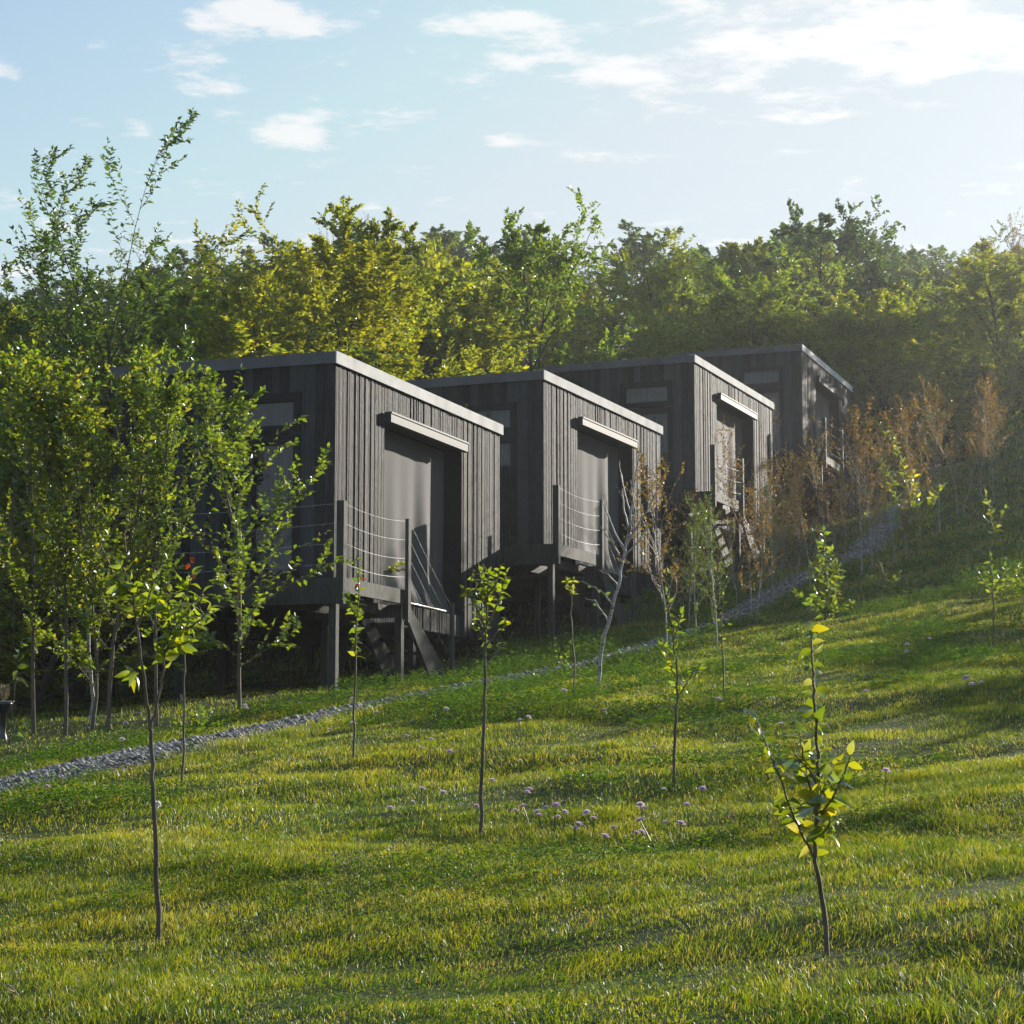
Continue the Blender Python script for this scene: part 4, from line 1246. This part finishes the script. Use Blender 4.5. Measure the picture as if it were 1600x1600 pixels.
stem_plant('white_birch', 'single white birch stem with dark marks in the shade of the left grove', 'birch', (142, 1140),
           [[(142, 1140), (146, 1095), (139, 1030), (137, 975), (133, 920), (136, 850), (140, 760), (132, 680)], [(137, 960), (150, 930), (160, 900)], [(136, 900), (120, 870), (112, 840)], [(136, 840), (150, 800), (156, 760)]],
           {0: .45, 1: .2, 2: .2, 3: .1}, 'leaf_grove', 12, 5, .6, .5, .024, bark='birch', seed=21)
# shrubs
stem_plant('shrub', 'leafy green shrub beside the path, left of the sunlit slope', 'shrub', (1290, 972),
           [[(1290, 972), (1292, 930), (1290, 880), (1287, 830)], [(1290, 970), (1275, 925), (1268, 885)], [(1291, 970), (1308, 930), (1312, 900), (1308, 880)], [(1288, 960), (1262, 940), (1245, 925)], [(1292, 940), (1300, 900), (1300, 860)],
            [(1290, 920), (1280, 880), (1277, 850)], [(1291, 965), (1322, 945), (1330, 940)]],
           {k: .05 for k in range(7)}, 'leaf_grove', 15, 2.6, .5, .4, .01, seed=30, hang=.2)
stem_plant('shrub', 'yellow green plant with arching feathery shoots before the slim white birches', 'shrub', (1432, 868),
           [[(1432, 868), (1428, 820), (1420, 770), (1408, 720), (1396, 680), (1380, 674)], [(1430, 840), (1405, 790), (1388, 745), (1370, 712)], [(1430, 850), (1450, 800), (1460, 775), (1474, 758)], [(1428, 830), (1432, 780), (1428, 740)], [(1429, 850), (1412, 820), (1404, 800)]],
           {0: .1, 1: .1, 2: .1, 3: .1, 4: .1}, 'leaf_sap', 14, 2.6, .42, .4, .012, seed=31, hang=.2)
stem_plant('shrub', 'green shrub cut by the right edge on the sunlit slope', 'shrub', (1585, 930),
           [[(1585, 930), (1590, 900), (1592, 885)], [(1585, 930), (1575, 905), (1570, 893)], [(1586, 930), (1602, 905), (1610, 895)], [(1584, 932), (1562, 915), (1552, 908)]],
           {k: .1 for k in range(4)}, 'leaf_sap', 13, 2.4, .5, .4, .008, seed=32)
stem_plant('shrub', 'low weedy bush between the path and the nearest cabin\'s hidden corner', 'shrub', (300, 1150),
           [[(300, 1150), (298, 1125), (292, 1108)], [(300, 1150), (315, 1128), (325, 1115)], [(300, 1150), (282, 1130), (270, 1120)], [(302, 1150), (330, 1135), (345, 1128)], [(300, 1150), (308, 1120), (312, 1105)]],
           {k: .05 for k in range(5)}, 'leaf_grove', 13, 2.6, .6, .4, .006, seed=33)
stem_plant('shrub', 'small weed clump at the foot of the second cabin\'s post', 'shrub', (878, 1055),
           [[(878, 1055), (872, 1020), (868, 1000)], [(878, 1055), (886, 1022), (890, 1005)], [(878, 1055), (860, 1035)]],
           {k: .3 for k in range(3)}, 'leaf_grove', 8, 3, .5, .4, .006, seed=34)
stem_plant('shrub', 'scrubby weed on the crest of the sunlit slope beside the shaded hill', 'shrub', (1388, 940),
           [[(1388, 940), (1385, 905), (1375, 880)], [(1388, 935), (1398, 905), (1405, 895)], [(1386, 925), (1368, 905), (1358, 900)]],
           {k: .3 for k in range(3)}, 'leaf_grove', 9, 3.5, .5, .4, .008, seed=35)
stem_plant('shrub', 'low round weed on the crest just right of the scrubby one', 'shrub', (1425, 925),
           [[(1425, 925), (1420, 908), (1412, 900)], [(1425, 925), (1435, 908), (1445, 900)], [(1425, 925), (1426, 902)]],
           {k: .1 for k in range(3)}, 'leaf_grove', 10, 2.6, .6, .4, .006, seed=36)

# ------------------------------------------------------------------ flowers
def flower_proto():
    f = thing('flower', 'x', 'flower', (0, 0, 0), 'pale pink wild flowers scattered over the meadow')
    n = 14; P = []; D = []; N = []; S = []
    for ring, (cnt, el, s) in enumerate([(12, .15, .013), (10, .7, .011), (6, 1.2, .008)]):
        for k in range(cnt):
            a = 6.283 * k / cnt + ring * .3
            P.append((0, 0, .058)); D.append((math.cos(a), math.sin(a), math.tan(min(1.2, el)))); N.append((-math.cos(a) * .5, -math.sin(a) * .5, 1)); S.append(s)
    V, T = leaves2(np.array(P), np.array(D), np.array(N), np.array(S), np.array(S) * .55)
    mb = MB(); mb.tube([(0, 0, -.01), (.002, .001, .03), (0, 0, .058)], [.0014, .0012, .001], 5, False)
    mb.build('stem', M['weed'], f)
    link('petals', np_mesh('petals', V, T), M['petal'], f)
    return f
fp = flower_proto()
fl = [(613, 1284), (638, 1268), (683, 1258), (655, 1255), (820, 1255), (828, 1282), (842, 1292), (848, 1290), (864, 1280), (868, 1285), (866, 1293), (876, 1294), (896, 1306), (895, 1312), (925, 1303),
      (940, 1338), (990, 1322), (985, 1318), (1006, 1281), (1040, 1250), (1058, 1318), (1076, 1284), (1054, 1312), (815, 1140), (640, 1160), (676, 1164), (594, 1128), (817, 1130), (880, 1096), (555, 1105),
      (563, 1110), (470, 1105), (377, 1112), (379, 1117), (403, 1155), (192, 1142), (193, 1168), (520, 1150), (556, 1145), (57, 1242), (70, 1245), (1425, 1027), (1420, 1022), (705, 1195), (820, 1250), (770, 1242),
      (965, 1312), (1030, 1180), (1120, 1110), (1170, 1130), (1062, 1080), (700, 1120), (955, 1120), (930, 1290), (805, 1285), (1015, 1283), (1020, 1310), (745, 1282), (660, 1182), (1095, 1250), (1380, 1230),
      (1520, 1085), (1540, 1078), (1512, 1075), (1360, 1100), (1225, 1150), (1450, 1008)]
rf_ = random.Random(9)
for i, (px, py) in enumerate(fl):
    g = ground_at(px, py + 12)
    o = fp if i == 0 else copy_tree(fp)
    o['label'] = 'small pale pink flower standing in the meadow grass'
    o.location = g
    s = rf_.uniform(1.3, 1.9) * (1 + max(0, g.y - 10) * .045)
    o.scale = (s, s, s)
    o.rotation_euler = (rf_.uniform(-.3, .5), rf_.uniform(-.3, .3), rf_.uniform(0, 6))
# white seed head beside the forked sapling
g = ground_at(246, 1282)
t = thing('seed_head', 'round white dandelion seed head beside the forked sapling stem', 'seed head', g)
P = rng.normal(0, 1, (120, 3)); P /= np.linalg.norm(P, axis=1, keepdims=True)
V, T = leaves2(np.tile((0, 0, .075), (120, 1)) + P * .004, P, rng.normal(0, 1, (120, 3)), .017, .006)
link('fluff', np_mesh('fluff', V, T), M['fluff'], t)
mb = MB(); mb.tube([(0, 0, -.01), (.003, 0, .04), (0, 0, .075)], .0015, 5, False); mb.build('stalk', M['weed'], t)
# dry twig bottom left
g = ground_at(25, 1562)
t = thing('twig', 'dry grey broken twig lying in the grass at the bottom left', 'twig', g)
mb = MB(); mb.tube([(-.03, .02, .035), (-.01, 0, .03), (.01, -.02, .012), (.02, -.04, .0)], [.004, .0035, .003, .002], 5); mb.tube([(-.01, 0, .03), (.005, .01, .045), (.0, .015, .06)], [.003, .002, .001], 4)
mb.tube([(.0, -.01, .02), (-.02, -.03, .03), (-.035, -.03, .045)], [.0025, .002, .001], 4)
mb.build('branch', M['straw'], t, True)
# planter at the left edge
g = ground_at(4, 1155)
t = thing('planter', 'black bowl planter with a pale rim and a dry plant, cut by the left edge', 'planter', g)
d_ = g.y; topz = wp(4, 1097, d_).z - g.z
mb = MB()
def lathe(mb, prof, n=28, cx_=0, cy_=0):
    b = len(mb.v)
    for (r_, z_) in prof:
        for k in range(n): a = 6.283 * k / n; mb.v.append((cx_ + r_ * math.cos(a), cy_ + r_ * math.sin(a), z_))
    for i in range(len(prof) - 1):
        for k in range(n): k2 = (k + 1) % n; mb.f.append((b + i * n + k, b + i * n + k2, b + (i + 1) * n + k2, b + (i + 1) * n + k))
lathe(mb, [(.05, -.05), (.04, .02), (.03, .05), (.03, topz - .12), (.05, topz - .1), (.085, topz - .03), (.095, topz), (.08, topz - .004), (.07, topz - .03), (.0, topz - .03)])
mb.build('bowl', M['pot'], t, True)
mb = MB(); lathe(mb, [(.092, topz + .002), (.1, topz + .004), (.1, topz + .010), (.090, topz + .008), (.092, topz + .002)]); mb.build('rim', M['potrim'], t, True)
n = 160
a = rng.uniform(0, 6.28, n); h = rng.uniform(.05, .17, n)
P = np.stack([np.cos(a) * .03, np.sin(a) * .03, topz - .03 + h], 1); D = np.stack([np.cos(a), np.sin(a), rng.uniform(.5, 2.5, n)], 1)
V, T = leaves2(P, D, rng.normal(0, 1, (n, 3)), .05, .008); link('dry_plant', np_mesh('dry_plant', V, T), M['straw'], t)
mb = MB()
for k in range(7): a = k * .9; mb.tube([(0, 0, topz - .03), (math.cos(a) * .02, math.sin(a) * .02, topz + .06), (math.cos(a) * .045, math.sin(a) * .045, topz + .13)], .0015, 4, False)
mb.build('stalks', M['straw'], t)

# ------------------------------------------------------------------ haze
HAZE = 0.00038
if HAZE > 0:
    mb = MB(); mb.box((-160, -30, -12), (180, 240, 60))
    m, t_, o_ = mat('haze_air')
    pv = t_.new('ShaderNodeVolumePrincipled')
    pv.inputs['Color'].default_value = (.92, .96, 1, 1)
    pv.inputs['Density'].default_value = HAZE
    pv.inputs['Anisotropy'].default_value = 0.62
    t_.put(o_.inputs['Volume'], pv.outputs[0])
    hz_ = mb.build('haze', m)
    hz_['kind'] = 'stuff'; tag(hz_, 'thin pale haze filling the air over the hillside', 'haze')

# unused prototypes were never placed: drop them
for pr in F + G + B + [airy]:
    if pr.name not in used:
        for ch in list(pr.children): bpy.data.objects.remove(ch)
        bpy.data.objects.remove(pr)
